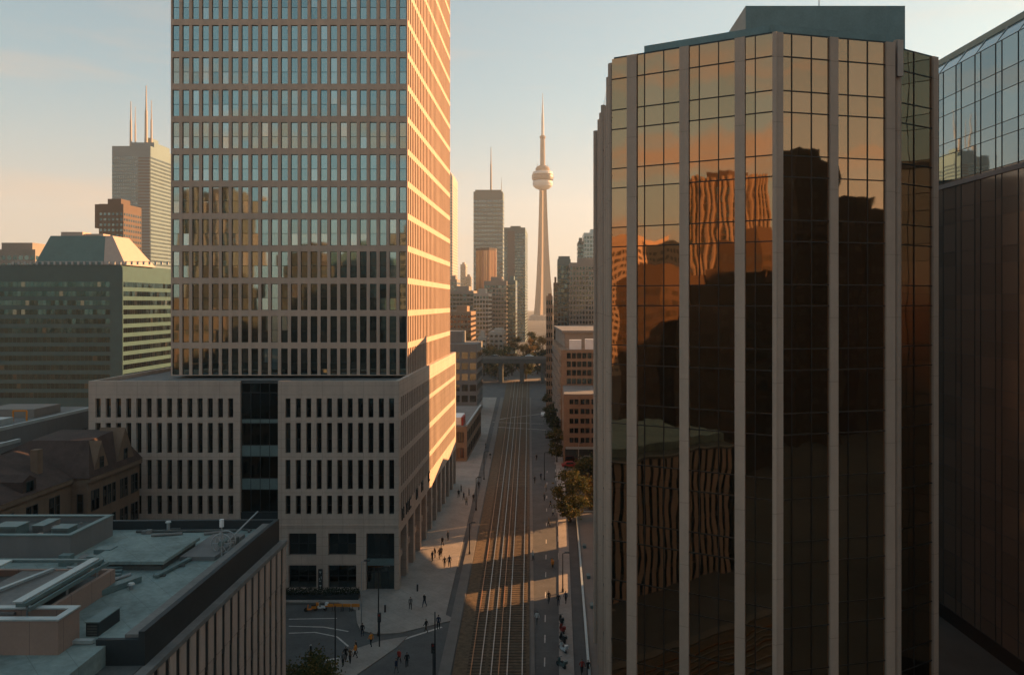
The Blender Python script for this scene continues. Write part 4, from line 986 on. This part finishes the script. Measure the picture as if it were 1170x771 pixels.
# needle tower
def needle():
    Yc = 1817.; k = Yc / F; cx = (620 - PX) * k; zz = lambda py: H + (PY - py) * k
    t = thing('needle_tower', 'very tall concrete observation tower with a round white pod and a needle mast', 'tower', (cx, Yc, 0))
    # shaft of three tapering legs around a hexagonal core
    def star(r_leg, r_core, w):
        pts = []
        for i in range(3):
            a = R(-108) + i * 2 * math.pi / 3; d = Vector((math.cos(a), math.sin(a))); s = Vector((-d.y, d.x))
            pts += [d * r_core * .9 - s * w, d * r_leg - s * w * .75, d * r_leg + s * w * .75, d * r_core * .9 + s * w]
        return pts
    prof = [(0, 31, 8, 5.2), (40, 25, 7.5, 4.8), (100, 19.5, 6.6, 4.4), (170, 15, 5.8, 4.0), (250, 11.6, 5.2, 3.4), (326, 9.2, 5, 3.0)]
    vs, fs = [], []
    for z, a, b, w in prof: vs += [(cx + p.x, Yc + p.y, z) for p in star(a, b, w)]
    n = 12
    for q in range(len(prof) - 1):
        for i in range(n): fs.append((q * n + i, q * n + (i + 1) % n, (q + 1) * n + (i + 1) % n, (q + 1) * n + i))
    fs += [tuple(range(n))[::-1], tuple(range((len(prof) - 1) * n, len(prof) * n))]
    MB().add(vs, fs).build('shaft', M['cn'], t)
    MB().lathe(cx, Yc, [(8, zz(217)), (17, zz(215.5)), (23, zz(213)), (24.6, zz(210)), (23.8, zz(207.4)), (20, zz(206.6))], 32).build('radome', M['cnwhite'], t)
    MB().lathe(cx, Yc, [(22, zz(206.4)), (26, zz(205.6)), (26.6, zz(203)), (26.4, zz(200.8)), (22, zz(200.4))], 32).build('observation_deck', M['cndark'], t)
    MB().lathe(cx, Yc, [(22, zz(200.3)), (25.6, zz(199.8)), (24, zz(196.8)), (19, zz(196))], 32).build('upper_deck', M['cnwhite'], t)
    MB().lathe(cx, Yc, [(17, zz(195.9)), (17.5, zz(193)), (15, zz(191.2)), (9, zz(189.4))], 32).build('pod_roof', M['cn'], t)
    for dx in (-13, 13): MB().tube((cx + dx, Yc - 6, zz(193)), (cx + dx, Yc - 6, zz(188)), .7, n=6).build('pod_mast', M['cnwhite'], t)
    MB().lathe(cx, Yc, [(6.4, zz(190)), (5.6, zz(159))], 12).build('upper_shaft', M['stone'], t)
    MB().lathe(cx, Yc, [(5, zz(158.9)), (7.2, zz(158)), (7.2, zz(156)), (4.5, zz(155))], 20).build('sky_pod', M['cn'], t)
    MB().lathe(cx, Yc, [(3.6, zz(155)), (2.8, zz(130.2)), (2.0, zz(130)), (1.7, zz(120)), (1.1, zz(119.8)), (.5, zz(107))], 10).build('mast', M['cnwhite'], t)
    MB().lathe(cx, Yc, [(34, 0), (32, 10), (26, 13)], 24).build('base_hall', M['stone'], t)
needle()
tower('grey_office_block', 'plain grey block added out of view behind the bronze building to shade the street', 25.5, 64, 282, 420, 42, 4, M['greyrender'], M['glass_far'], .55, 3.0, .3)  # out of view, added only to shade the far street and viaduct

# viaduct at the end of the tracks
def viaduct():
    y0, y1, zd, zb = 386, 398, 13.4, 10.6
    t = thing('rail_viaduct', 'long dark viaduct crossing the far end of the tracks', 'bridge', (-25, 392, 0))
    MB().box(-75, 25, y0, y1, zb, zd).build('deck', M['roof_dark'], t)
    MB().box(-75, 25, y0 - .3, y0, zd - .5, zd + 1.0).build('parapet', M['greyrender'], t)
    MB().box(-75, 25, y0 + .3, y1 - .3, zd + .004, zd + .1).build('roadway', M['roof_grey'], t)
    for x in (-38, -27, -16, -5, 6): MB().box(x - .9, x + .9, y0 + 1, y1 - 1, .02, zb).build('pier', M['roof_dark'], t)
    MB().box(-75, -44, y1 + .05, y1 + 1.2, .02, zb).build('abutment', M['roof_dark'], t); MB().box(10, 25, y1 + .05, y1 + 1.2, .02, zb).build('abutment', M['roof_dark'], t)
viaduct()
sheet('highway', [(-30, 400), (-8, 400), (0, 480), (-20, 560), (-60, 640), (-75, 640), (-40, 550), (-22, 480)], .03, M['paving'])

# ------------------------------------------------------------------ trees
def tree(name, label, x, y, h, r, mat, n, leaf, seed, trunk=.35, z0=0, group=None, squash=1.0, cat='tree', low=None):
    rr = random.Random(seed); t = thing(name, label, cat, (x, y, z0), group=group)
    cz = h * (1 - .5 * min(.8, 1.6 * r / h)); rz_ = h - cz
    if low is not None: cz = (h + low) / 2; rz_ = (h - low) / 2
    mb = MB(); mb.fix = False
    cl = []
    for i in range(max(9, int(n / 150))):
        a = rr.random() * 6.283; q = math.sqrt(rr.random()); zz = rr.uniform(-.85, .9); rad = r * q * math.sqrt(max(.05, 1 - zz * zz)) * rr.uniform(.75, 1.25)
        cl.append(Vector((math.cos(a) * rad, math.sin(a) * rad * squash, cz + zz * rz_)))
    for i in range(n):
        c = rr.choice(cl); s = r * rr.uniform(.2, .4)
        p = c + Vector((rr.gauss(0, s * .62), rr.gauss(0, s * .62), rr.gauss(0, s * .5)))
        u = Vector((rr.gauss(0, 1), rr.gauss(0, 1), rr.gauss(0, .7))).normalized(); w = u.orthogonal().normalized(); L = leaf * rr.uniform(.6, 1.3)
        mb.add([p - u * L, p + w * L * .55, p + u * L, p - w * L * .55], [(0, 1, 2, 3)])
    mb.build('crown', mat, t, True)
    tb = MB(); tb.tube((0, 0, 0), (0, 0, cz * .75), trunk, trunk * .6, 8)
    for c in cl[:7]: tb.tube((0, 0, cz * .55), c * .85 + Vector((0, 0, cz * .1)), trunk * .4, trunk * .12, 6)
    tb.build('trunk', M['bark'], t, True)
    return t
TG = 'trees beyond the viaduct'
def D(px, Y): return (px - PX) * Y / F
tree('street_tree', 'dark leafy tree with orange tips beside the low podium of the bronze building', 3.4, 143, 9.6, 2.9, M['leaf_mixed'], 6000, .24, 11, low=1.2)
tree('street_tree', 'bright orange autumn tree in front of the dark leafy tree by the low podium', D(675, 152), 152, 6.8, 2.5, M['leaf_autumn'], 3600, .22, 12, low=.8)
tree('street_tree', 'dark green tree squeezed between its orange neighbour and the bronze building', D(671, 160), 160, 9.0, 3.0, M['leaf_mixed'], 4000, .24, 18, low=1.2)
tree('bush', 'reddish leafy tree top rising at the bottom edge beside the slatted building', -26.2, 80.5, 3.4, 2.9, M['leaf_mixed'], 4200, .16, 13, cat='tree')
for i, (px, py) in enumerate(((634.5, 528), (633, 512), (631.5, 498), (629, 487), (626.5, 477))):
    g0 = G(px, py); tree('street_tree', ['dark tree nearest to the tan brick office in the pavement row', 'second dark tree of the row along the right pavement', 'middle dark tree of the row along the right pavement', 'fourth dark tree of the row along the right pavement', 'farthest small dark tree of the row along the right pavement'][i], g0.x + .4, g0.y, 8.6, 2.3, M['leaf_dark' if i else 'leaf_mixed'], 1800, .30, 20 + i, .2, low=1.5, group='trees along the right pavement')
far = [(553, 396, 430, 'g', 'round green tree at the left end of the viaduct'), (566, 397, 425, 'm', 'turning tree in front of the low stepped pale block'), (560, 392, 445, 'a', 'golden tree at the left between pale lit blocks'), (580, 388, 470, 'a', 'golden tree right of the low stepped pale block'), (590, 386, 480, 'm', 'broad turning tree below the grey condominium tower'),
       (598, 392, 450, 'a', 'golden tree above the middle of the viaduct'), (605, 386, 500, 'a', 'tall orange tree left of the needle tower base'), (612, 378, 560, 'm', 'turning tree straight before the needle tower base'), (619, 382, 540, 'a', 'orange tree right before the needle tower base'), (614, 397, 440, 'd', 'dark tree above the right end of the viaduct'),
       (622, 392, 430, 'd', 'dark tree beside the slim brick tower'), (534, 382, 462, 'a', 'orange tree near the podium edge before the red brown block'), (524, 386, 440, 'm', 'turning tree closest to the podium edge'), (543, 384, 462, 'm', 'turning tree before the white framed block'), (585, 396, 430, 'g', 'green tree above the viaduct below the grey condominium tower'),
       (574, 390, 520, 'a', 'golden tree behind the low stepped pale block'), (606, 372, 640, 'm', 'small far tree left of the needle tower foot'), (570, 400, 405, 'd', 'dark low tree hugging the viaduct deck'), (601, 399, 410, 'g', 'green low tree hugging the viaduct deck near its middle')]
for i, (px, py, Y, k, lab) in enumerate(far):
    zt = max(9, H - (py - PY) * Y / F); tree('far_tree', lab, D(px, Y), Y, zt, 4.6 + (i % 3) * .9, M[{'g': 'leaf_green', 'm': 'leaf_mixed', 'a': 'leaf_autumn', 'd': 'leaf_dark'}[k]], 1200, .6, 40 + i, .5, group=TG, low=1.5)

# ------------------------------------------------------------------ unseen block added to shape the sun: its gaps make the street patches
def sun_gap_block():
    a = math.atan2(SY, SX)
    t = thing('sun_gap_building', 'unseen block with two gaps, added behind the bronze building to shape the sun patches', 'building', (0, 0, 0), a)
    zt = 47.5; u0, u1 = 81.5, 96
    
    MB().box(u0, u1, 74, 93.6, 0, 60).box(u0, u1, 100.2, 111.5, 0, 60).box(u0, u1, 125.8, 130.2, 0, zt).box(u0, u0 + 2.5, 93.6, 100.2, 13.7, 60).box(u0, u0 + 2.5, 111.5, 125.8, 13.5, zt).build('wall', M['stone'], t, True); MB().box(u0, u0 + 2.5, 111.5, 114.3, zt + .01, 63).build('roof_plant', M['stone'], t, True)  # plant box on top added to shade the sandstone building
    MB().prism([(95, 130.4), (124, 130.4), (124, 166.5), (105, 166.5), (105, 152), (95, 145)], 0, 23).build('low_shade_wing', M['stone'], t, True)  # unseen low wing added to shade the foot of the podium
    wm = [M['frame'], M['glass_far']]; fr = (Vector((u0, 0, 0)), Yv, -X)
    for k in range(7):
        for i in range(10): window_mb(2.6, 2.2, .1, (), [1.3], None, fr, 76 + i * 5.1, 15.5 + k * 4.2, .03).build('window', wm, t, True)
sun_gap_block()

# ------------------------------------------------------------------ town behind the camera, seen only in the glass
bk = random.Random(3)
BT = [(235, 0, 70, 120, 'darkclad', 'added shade-casting massive dark'), (131, 41, 60, 112, 'darkclad', 'added shade-casting bulky dark'), (-78, -50, 22, 46, 'darkclad', 'low dark'), (-45, -70, 24, 64, 'darkclad', 'squat dark'), (-108, -95, 18, 62, 'darkclad', 'dark'), (-140, -84, 24, 51, 'darkclad', 'broad dark'), (-64, -130, 22, 78, 'stone', 'tall grey'), (-20, -160, 28, 100, 'greentower', 'green grey'),  # first two towers stand off to the side, added to shade the others
      (14, -120, 26, 76, 'pale', 'cream'), (45, -70, 26, 70, 'darkclad', 'dark stepped'), (70, -130, 34, 84, 'darkclad', 'slender dark'), (145, -71, 18, 84, 'darkclad', 'narrow dark'), (178, -78, 15, 74, 'darkclad', 'second narrow dark'), (-120, -220, 40, 72, 'greentower', 'wide green'), (40, -240, 36, 110, 'greentower', 'very tall green grey'),
      (-60, -260, 30, 84, 'darkclad', 'far dark'), (110, -220, 44, 80, 'stone', 'wide stone'), (-240, -60, 30, 58, 'stone', 'broad grey'), (-205, 0, 36, 44, 'tan', 'low wide tan'), (-118, 20, 30, 40, 'browntower', 'low brown'), (-270, -190, 50, 76, 'pale', 'farthest pale')]
ft = tower('backdrop_tower', 'striped office tower with tall pale fins behind the viewpoint, mirrored in glass', -190, -162, -174, -146, 98, 3.9, M['darkclad'], M['glass_far'], .75, 3.2, .2, 4)
for fa in (frame((-190, -146), (-162, -146), (0, 1)), frame((-162, -174), (-162, -146), (1, 0))):
    for i in range(9): MB().fbox(fa[0], .3 + i * 3.4, 1.3 + i * 3.4, 0, 98.5, .0, .9).build('fin', M['stone'], ft)
for x, y, w, z, m, lab in BT:
    tower('backdrop_tower', f'{lab} office tower in the town behind the viewpoint, mirrored in the glass', x - w / 2, x + w / 2, y - w / 2, y + w / 2, z, 3.9, M[m], M['glass_black'], .5, 3.2, .35, 4, faces='FRBL')

# ------------------------------------------------------------------ people and street furniture
def person_mesh(name, stride, arms, lean=0):
    me = bpy.data.meshes.new(name)
    J = [((0, 0, .95), .135), ((0, .01, 1.12), .115), ((0, .02 + lean, 1.34), .15), ((0, .02 + lean, 1.47), .075), ((0, .03 + lean, 1.55), .055), ((0, .05 + lean, 1.64), .095), ((0, .04 + lean, 1.74), .07)]
    E = [(i, i + 1) for i in range(6)]
    for s in (-1, 1):
        q = s * stride; b = len(J)
        J += [((s * .10, 0, .88), .095), ((s * .105, q * .5 + .03, .5), .065), ((s * .11, q - (.06 if q < 0 else 0), .10), .045), ((s * .115, q + .13, .045), .04)]
        E += [(0, b), (b, b + 1), (b + 1, b + 2), (b + 2, b + 3)]
        c = len(J); w = -q * arms
        J += [((s * .2, .01 + lean, 1.42), .06), ((s * .25, w * .4 + lean, 1.15), .047), ((s * .25, w + .08 + lean, .92), .036), ((s * .245, w + .12 + lean, .80), .034)]
        E += [(2, c), (c, c + 1), (c + 1, c + 2), (c + 2, c + 3)]
    me.from_pydata([j[0] for j in J], E, [])
    o = bpy.data.objects.new('tmp', me); COL.objects.link(o)
    sk = o.modifiers.new('s', 'SKIN'); sub = o.modifiers.new('d', 'SUBSURF'); sub.levels = 1; sub.render_levels = 1
    for i, j in enumerate(J): me.skin_vertices[0].data[i].radius = (j[1], j[1])
    me.skin_vertices[0].data[0].use_root = True
    dg = bpy.context.evaluated_depsgraph_get(); out = bpy.data.meshes.new_from_object(o.evaluated_get(dg))
    bpy.data.objects.remove(o); out.name = name
    for k in range(5): out.materials.append(M['skin'])
    for p in out.polygons:
        c = p.center; p.use_smooth = True
        if c.z > 1.68 or (c.z > 1.58 and c.y < lean + .0): mi = 3
        elif c.z > 1.5: mi = 0
        elif abs(c.x) > .19 and c.z < .93: mi = 0
        elif c.z > .92 or (abs(c.x) > .19 and c.z > .9): mi = 1
        elif c.z > .1: mi = 2
        else: mi = 4
        p.material_index = mi
    return out
poses = [person_mesh('walking_person', .26, .8), person_mesh('strolling_person', -.16, .7, .02), person_mesh('standing_person', .05, .3)]
cols = {'black': (.015, .015, .017), 'navy': (.02, .03, .06), 'grey': (.12, .12, .12), 'white': (.7, .7, .68), 'red': (.35, .04, .03), 'orange': (.7, .25, .03), 'brown': (.12, .07, .04), 'blue': (.06, .11, .2), 'beige': (.4, .33, .24), 'green': (.05, .09, .05)}
CM = {k: solid('cloth_' + k, v, .85, var=.15, scale=3) for k, v in cols.items()}
HM = [solid('hair_' + k, c, .7, var=.2, scale=5) for k, c in (('dark', (.02, .015, .012)), ('brown', (.08, .045, .025)))]
def person(px, py, top, leg, pose, rz, label, hair=None, h=1.0, z=None):
    g0 = G(px, py, .14); me = poses[pose].copy()
    for i, m in enumerate((M['skin'], CM[top], CM[leg], hair or HM[len(label) % 2], CM['black'])): me.materials[i] = m
    o = bpy.data.objects.new('person', me); COL.objects.link(o)
    on_road = z if z is not None else .14
    g0 = G(px, py, on_road); o.location = g0; o.rotation_euler = (0, 0, rz); o.scale = (h, h, h)
    return tag(o, label, 'person', 'people on the street')
PL = [(485, 693, 'black', 'navy', 0, 2.6, 'person in black walking alone just below the podium corner', CM['white'], 1.08), (469, 696, 'grey', 'black', 1, .4, 'person in grey jacket walking close to the podium corner'),
      (487, 722, 'black', 'brown', 0, 1.2, 'person in dark coat on the open paving left of the tracks'), (501, 719, 'navy', 'black', 2, 0, 'tall person in navy standing near the kerb strip of the tracks', None, 1.1),
      (465, 762, 'black', 'black', 2, .3, 'person in black with brown hair standing at the bottom paving edge'), (456, 758, 'red', 'black', 0, 2.9, 'person in red top walking beside the one in black at the bottom'), (453, 769, 'navy', 'grey', 1, 1.1, 'person in navy cut by the bottom edge of the picture'),
      (424, 738, 'orange', 'black', 0, .8, 'person in orange vest on the paved corner island'), (414, 727, 'black', 'navy', 2, 0, 'person in black at the foot of the pale pole'), (407, 747, 'black', 'grey', 1, 2, 'person in dark jacket leading the corner group'), (406, 751, 'orange', 'black', 0, 1.5, 'person in orange jacket within the corner group'),
      (395, 755, 'black', 'black', 0, .5, 'person in black at the left of the corner group'), (400, 757, 'brown', 'black', 1, 3, 'person in brown at the rear of the corner group'), (392, 761, 'grey', 'black', 2, 1, 'person in grey nearest to the leafy tree top'),
      (508, 648, 'black', 'black', 0, .3, 'shorter person of the pair leaving the sun patch'), (513.5, 648, 'navy', 'black', 1, .2, 'taller person of the pair leaving the sun patch', None, 1.12), (505.5, 624, 'black', 'black', 0, 2.8, 'person in black entering the sun patch from above'), (512, 617, 'grey', 'black', 2, 1, 'person in grey in the shade above the sun patch'),
      (497, 637, 'black', 'navy', 1, 2.2, 'left person of the trio inside the sun patch'), (502, 638, 'brown', 'black', 0, .7, 'middle person of the trio inside the sun patch'), (504, 636, 'black', 'black', 2, .1, 'right person of the trio inside the sun patch'), (494, 641, 'navy', 'black', 2, .9, 'person in navy at the left rim of the sun patch'),
      (627, 689, 'black', 'black', 0, .2, 'person in black on the road right of the tracks'), (638, 692, 'black', 'navy', 2, 0, 'person in black beside the parked scooters on the right'), (646.5, 689, 'navy', 'black', 1, 2.6, 'person in navy near the right pavement below the sun stripe'), (613.5, 713, 'white', 'grey', 0, .4, 'person in white walking along the right side of the tracks'),
      (665, 770, 'red', 'black', 0, .2, 'person in red at the bottom right beside the low podium'), (672, 771, 'black', 'black', 2, .2, 'person in black at the bottom right beside the one in red'), (609, 640, 'white', 'navy', 1, 1.9, 'person in white standing at the kerb beyond the sun stripe'),
      (524, 568, 'black', 'black', 0, 0, 'leftmost small person of the far crowd near the podium end'), (530, 571, 'navy', 'black', 1, 1, 'person in navy in the far crowd near the podium end'), (536, 566, 'grey', 'black', 2, 2, 'person in grey in the far crowd near the podium end'), (541, 573, 'black', 'brown', 0, 3, 'rightmost small person of the far crowd near the podium end'), (527, 562, 'brown', 'black', 2, 2, 'person in brown at the rear of the far crowd'), (533, 577, 'beige', 'black', 1, .4, 'person in beige in front of the far crowd'),
      (547, 558, 'black', 'black', 0, .1, 'lone far person in black by the track edge past the podium'), (611, 552, 'black', 'black', 0, .2, 'far person in black on the right road'), (618, 548, 'navy', 'black', 1, .2, 'far person in navy on the right road'), (624, 561, 'beige', 'grey', 1, 2, 'far person in beige on the right road'), (622, 572, 'grey', 'black', 2, 1, 'far person in grey on the right road'), (629, 580, 'black', 'navy', 0, 2, 'far person in black nearest to the dark leafy tree'), (613, 526, 'black', 'black', 0, 0, 'distant person in black above the thin sun stripe'),
      (560, 524, 'black', 'grey', 0, 1, 'distant person in dark clothes left of the tracks above the thin sun stripe'), (555, 512, 'grey', 'black', 1, 2, 'distant person in grey left of the tracks'), (632, 590, 'white', 'navy', 1, 1, 'far person in white shirt beside the dark leafy tree'), (627, 601, 'beige', 'black', 0, 1.4, 'far person in beige crossing toward the dark leafy tree')]
for a in PL: person(*a[:7], *(a[7:]))
def lamp(name, px, py, h, label, cat, arm=1.2, mat='steelpole', head='darkmetal', z=.14, rz=0, base=None):
    g0 = G(px, py, z); t = thing(name, label, cat, g0, rz)
    MB().tube((0, 0, 0), (0, 0, h), .10, .06, 8).build('pole', M[mat], t, True)
    MB().tube((0, 0, 0), (0, 0, .5), .17, .15, 8).build('foot', M[mat], t, True)
    if arm:
        MB().tube((0, 0, h - .05), (arm, 0, h + .12), .05, n=6).build('arm', M[mat], t, True); arm_o = [c for c in t.children if c.name.startswith('arm')][0]
        MB().box(arm - .25, arm + .5, -.16, .16, h + .06, h + .2).build('lamp_head', M[head], arm_o, True)
    return t
lamp('street_lamp', 432.5, 726, 8.6, 'tall dark street lamp on the paved corner island', 'street lamp', .9)
lamp('street_lamp', 413, 722, 9.0, 'tall pale pole beside the dark street lamp on the corner', 'street lamp', .6, 'palepole')
lamp('street_lamp', 383, 766, 7.4, 'dark pole in front of the cross street at the lower left', 'street lamp', 0)
lamp('street_lamp', 497, 782, 8.0, 'thin dark pole rising from the bottom edge beside the tracks', 'street lamp', 0)
lamp('street_lamp', 536.5, 633, 5.2, 'short lamp at the kerb in the sun patch left of the tracks', 'street lamp', .5)
lamp('street_lamp', 544, 583, 6.6, 'lamp at the kerb beyond the sun patch left of the tracks', 'street lamp', .5)
lamp('street_lamp', 553, 548, 6.6, 'small far lamp at the left kerb before the low shop', 'street lamp', .6)
lamp('street_lamp', 643, 676, 5.6, 'dark lamp at the right kerb crossing the near sun stripe', 'street lamp', .5)
lamp('street_lamp', 661, 536, 6.5, 'pale lamp post in front of the tan brick office', 'street lamp', .5, 'palepole')
lamp('street_lamp', 622, 548, 6.4, 'small far dark lamp on the right kerb', 'street lamp', .5)
def signal(px, py, label):
    g0 = G(px, py, .14); t = thing('traffic_signal', label, 'traffic light', g0)
    MB().tube((0, 0, 0), (0, 0, 3.6), .08, n=8).build('pole', M['steelpole'], t, True)
    MB().box(-.2, .2, -.18, .1, 3.0, 4.1).build('signal_box', M['darkmetal'], t, True); sb = [c for c in t.children if c.name.startswith('signal_box')][0]
    for k in range(3): MB().tube((0, -.24, 3.2 + k * .34), (0, -.181, 3.2 + k * .34), .12, n=10).build('lens', M['redlamp' if k == 2 else 'darkmetal'], sb, True)
signal(433.5, 738, 'dark traffic signal at the foot of the tall dark street lamp')
signal(495, 776, 'dark traffic signal at the bottom edge beside the thin pole')
signal(586, 474, 'far signal with a small lit lens between the tracks') if False else None
for px, py, lab in ((355, 748, 'short dark bollard near the cross street kerb at the lower left'), (440, 700, 'short dark bollard at the podium entrance'), (477, 676, 'short dark bollard by the first arcade pier')):
    g0 = G(px, py, .0); t = thing('bollard', lab, 'bollard', g0)
    MB().tube((0, 0, 0), (0, 0, 1.15), .13, .12, 10).build('post', M['steelpole'], t, True); MB().tube((0, 0, 1.152), (0, 0, 1.3), .15, .05, 10).build('cap', M['palepole'], t, True)
# barriers, planter, small digger, banner in front of the podium
def barrier(x, y, lab):
    t = thing('barrier', lab, 'barrier', (x, y, .012), 0, 'orange barriers before the podium')
    MB().box(-.55, .55, -.05, .05, .55, .95).build('board', M['orange'], t, True)
    for s in (-.45, .45): MB().box(s - .05, s + .05, -.25, .25, 0, .06).box(s - .04, s + .04, -.06, .06, .06, .55).build('leg', M['darkmetal'], t, True)
b0 = G(371, 697.5)
for i, lab in enumerate(('orange barrier nearest to the white scooter', 'second orange barrier from the white scooter', 'third orange barrier from the white scooter', 'orange barrier farthest from the white scooter')): barrier(b0.x + .6 + i * 1.2, b0.y, lab)
def planter(x0, x1, y0, y1, lab):
    t = thing('planter', lab, 'planter', ((x0 + x1) / 2, (y0 + y1) / 2, .14))
    MB().box(x0, x1, y0, y1, .14, .75).build('box', M['darkmetal'], t)
    rr = random.Random(int(x1 * 10)); mb = MB(); mb.fix = False
    for i in range(1800):
        p = Vector((rr.uniform(x0, x1), rr.uniform(y0, y1), .8 + rr.random() * .75)); u = Vector((rr.gauss(0, 1), rr.gauss(0, 1), rr.gauss(0, 1))).normalized(); w = u.orthogonal().normalized(); L = .12
        mb.add([p - u * L, p + w * L * .6, p + u * L, p - w * L * .6], [(0, 1, 2, 3)])
    mb.build('hedge', M['hedge'], t)
planter(-40, -27.4, 105.0, 106.1, 'long dark planter with a clipped hedge before the podium ground floor')
def scooter(px, py, lab, mat, rz, z=.012):
    g0 = G(px, py, z); t = thing('scooter', lab, 'scooter', g0, rz, 'parked scooters and motorbikes')
    for y in (-.62, .62):
        mb = MB(); mb.tube((-.06, y, .27), (.06, y, .27), .27, n=14); mb.build('wheel', M['rubber'], t, True)
    mb = MB(); mb.box(-.16, .16, -.75, -.1, .35, .72); mb.box(-.15, .15, -.1, .4, .25, .36); mb.hexa([(-.18, .36, .3), (.18, .36, .3), (.18, .5, .3), (-.18, .5, .3), (-.14, .28, .98), (.14, .28, .98), (.14, .38, .98), (-.14, .38, .98)]); mb.build('body', M[mat], t, True)
    MB().box(-.14, .14, -.72, -.08, .722, .82).build('seat', M['rubber'], t, True)
    mb = MB(); mb.tube((0, .36, .95), (0, .30, 1.1), .03, n=6); mb.tube((-.34, .28, 1.1), (.34, .28, 1.1), .025, n=6); mb.build('handlebar', M['steelpole'], t, True)
    MB().box(-.2, .2, -1.05, -.7, .75, 1.1).build('carrier_box', M[mat], t, True)
scooter(366.5, 696.5, 'white scooter parked at the orange barriers before the podium', 'whitepaint', 1.4)
scooter(355, 698, 'small orange scooter left of the white one before the podium', 'orange', 1.8)
scooter(631, 646, 'orange motorbike on the right road between the two sun stripes', 'orange', .1)
for i, (px, py, m, lab) in enumerate(((641, 712, 'darkmetal', 'dark scooter at the far end of the parked row on the right'), (642, 722, 'redlamp', 'red scooter second in the parked row on the right'), (642.5, 733, 'darkmetal', 'dark scooter in the middle of the parked row'), (643, 744, 'whitepaint', 'white scooter near the lower end of the parked row'), (641, 762, 'tealmetal', 'teal scooter nearest to the bottom edge in the parked row'))): scooter(px, py, lab, m, .2 + .1 * i)
def car(x, y, rz, mat, label, z=.012):
    t = thing('parked_car', label, 'car', (x, y, z), rz, 'cars along the street')
    mb = MB(); p = [(-2.15, .35), (-2.1, .8), (-1.5, .88), (-1.0, 1.38), (.6, 1.4), (1.15, .92), (2.05, .78), (2.15, .4), (2.1, .25), (-2.1, .25)]
    k = len(p); vs = [(a, -.86 + (.12 if b > 1 else 0), b) for a, b in p] + [(a, .86 - (.12 if b > 1 else 0), b) for a, b in p]
    mb.add(vs, [tuple(range(k)), tuple(range(k, 2 * k))[::-1]] + [(i, k + i, k + (i + 1) % k, (i + 1) % k) for i in range(k)]); mb.build('body', M[mat], t, True)
    g = MB(); g.hexa([(-1.25, -.875, .93), (.95, -.875, .93), (.95, .875, .93), (-1.25, .875, .93), (-.92, -.765, 1.33), (.52, -.765, 1.33), (.52, .765, 1.33), (-.92, .765, 1.33)]); g.build('side_glass', M['glass_dark'], t, True)
    for a in (-1.35, 1.35):
        for b in (-.8, .8): MB().tube((a, b - .1, .33), (a, b + .1, .33), .33, n=14).build('wheel', M['rubber'], t, True)
    for b in (-.6, .6): MB().box(-2.17, -2.11, b - .18, b + .18, .6, .76).build('tail_light', M['redlamp'], t, True); MB().box(2.1, 2.16, b - .18, b + .18, .55, .7).build('headlight', M['whitepaint'], t, True)
for x, y, rz, m, lab in ((4.6, 190.6, .1, 'redlamp', 'red car parked in front of the tan brick office left of the white car'), (9.4, 190.4, .1, 'whitepaint', 'white car parked in front of the tan brick office'), (-1.2, 232, 1.6, 'darkmetal', 'dark car driving far along the right road before the crossing'), (-3.4, 276, 1.6, 'whitepaint', 'small white car far along the right road near the viaduct'), (-30, 392, 0, 'darkmetal', 'dark car on the deck of the viaduct'), (-12, 390, 0, 'whitepaint', 'white car on the deck of the viaduct')):
    car(x, y, rz, m, lab, 13.51 if y > 385 else (.012 if x < 3 else .012))
def banner():
    k = 108.6 / F; x = (366.5 - PX) * k; z0, z1 = H - (673 - PY) * k, H - (650 - PY) * k
    t = thing('banner_sign', 'narrow dark banner with pale marks hanging on the podium pier', 'sign', (x, 108.3, z0))
    MB().box(x - .32, x + .32, 108.38, 108.5, z0, z1).build('panel', M['darkmetal'], t)
    mb = MB()
    for a, b, c, d in ((-.15, .15, .88, .92), (-.03, .03, .8, .88), (-.18, -.1, .5, .6), (.1, .18, .55, .68), (-.15, .1, .42, .46), (-.12, .15, .2, .25), (-.05, .05, .08, .2)): mb.box(x + a, x + b, 108.34, 108.378, z0 + (z1 - z0) * c, z0 + (z1 - z0) * d)
    mb.build('marks', M['skylight'], t)
    MB().tube((x - .3, 108.44, z1 + .06), (x + .3, 108.44, z1 + .06), .05, n=6).build('bracket', M['steelpole'], t)
banner()

# ------------------------------------------------------------------ haze
HAZE = .00013
m = bpy.data.materials.new('air_haze'); m.use_nodes = True; nt = m.node_tree
for n in list(nt.nodes):
    if n.type == 'BSDF_PRINCIPLED': nt.nodes.remove(n)
pv = N(nt, 'ShaderNodeVolumePrincipled'); pv.inputs['Density'].default_value = HAZE; pv.inputs['Color'].default_value = (.84, .86, .86, 1); pv.inputs['Anisotropy'].default_value = .25
nt.links.new(pv.outputs[0], nt.nodes['Material Output'].inputs['Volume'])
hz = MB().box(-4000, 4000, -4000, 4000, -1, 570).build('haze', m); hz['kind'] = 'stuff'

# ------------------------------------------------------------------ render settings
c = scene.cycles
c.use_denoising = True
try: c.denoiser = 'OPENIMAGEDENOISE'
except Exception: pass
c.max_bounces = 7; c.diffuse_bounces = 3; c.glossy_bounces = 5; c.transmission_bounces = 2; c.volume_bounces = 1; c.transparent_max_bounces = 4
c.caustics_reflective = False; c.caustics_refractive = False; c.sample_clamp_indirect = 6
bpy.context.view_layer.update()
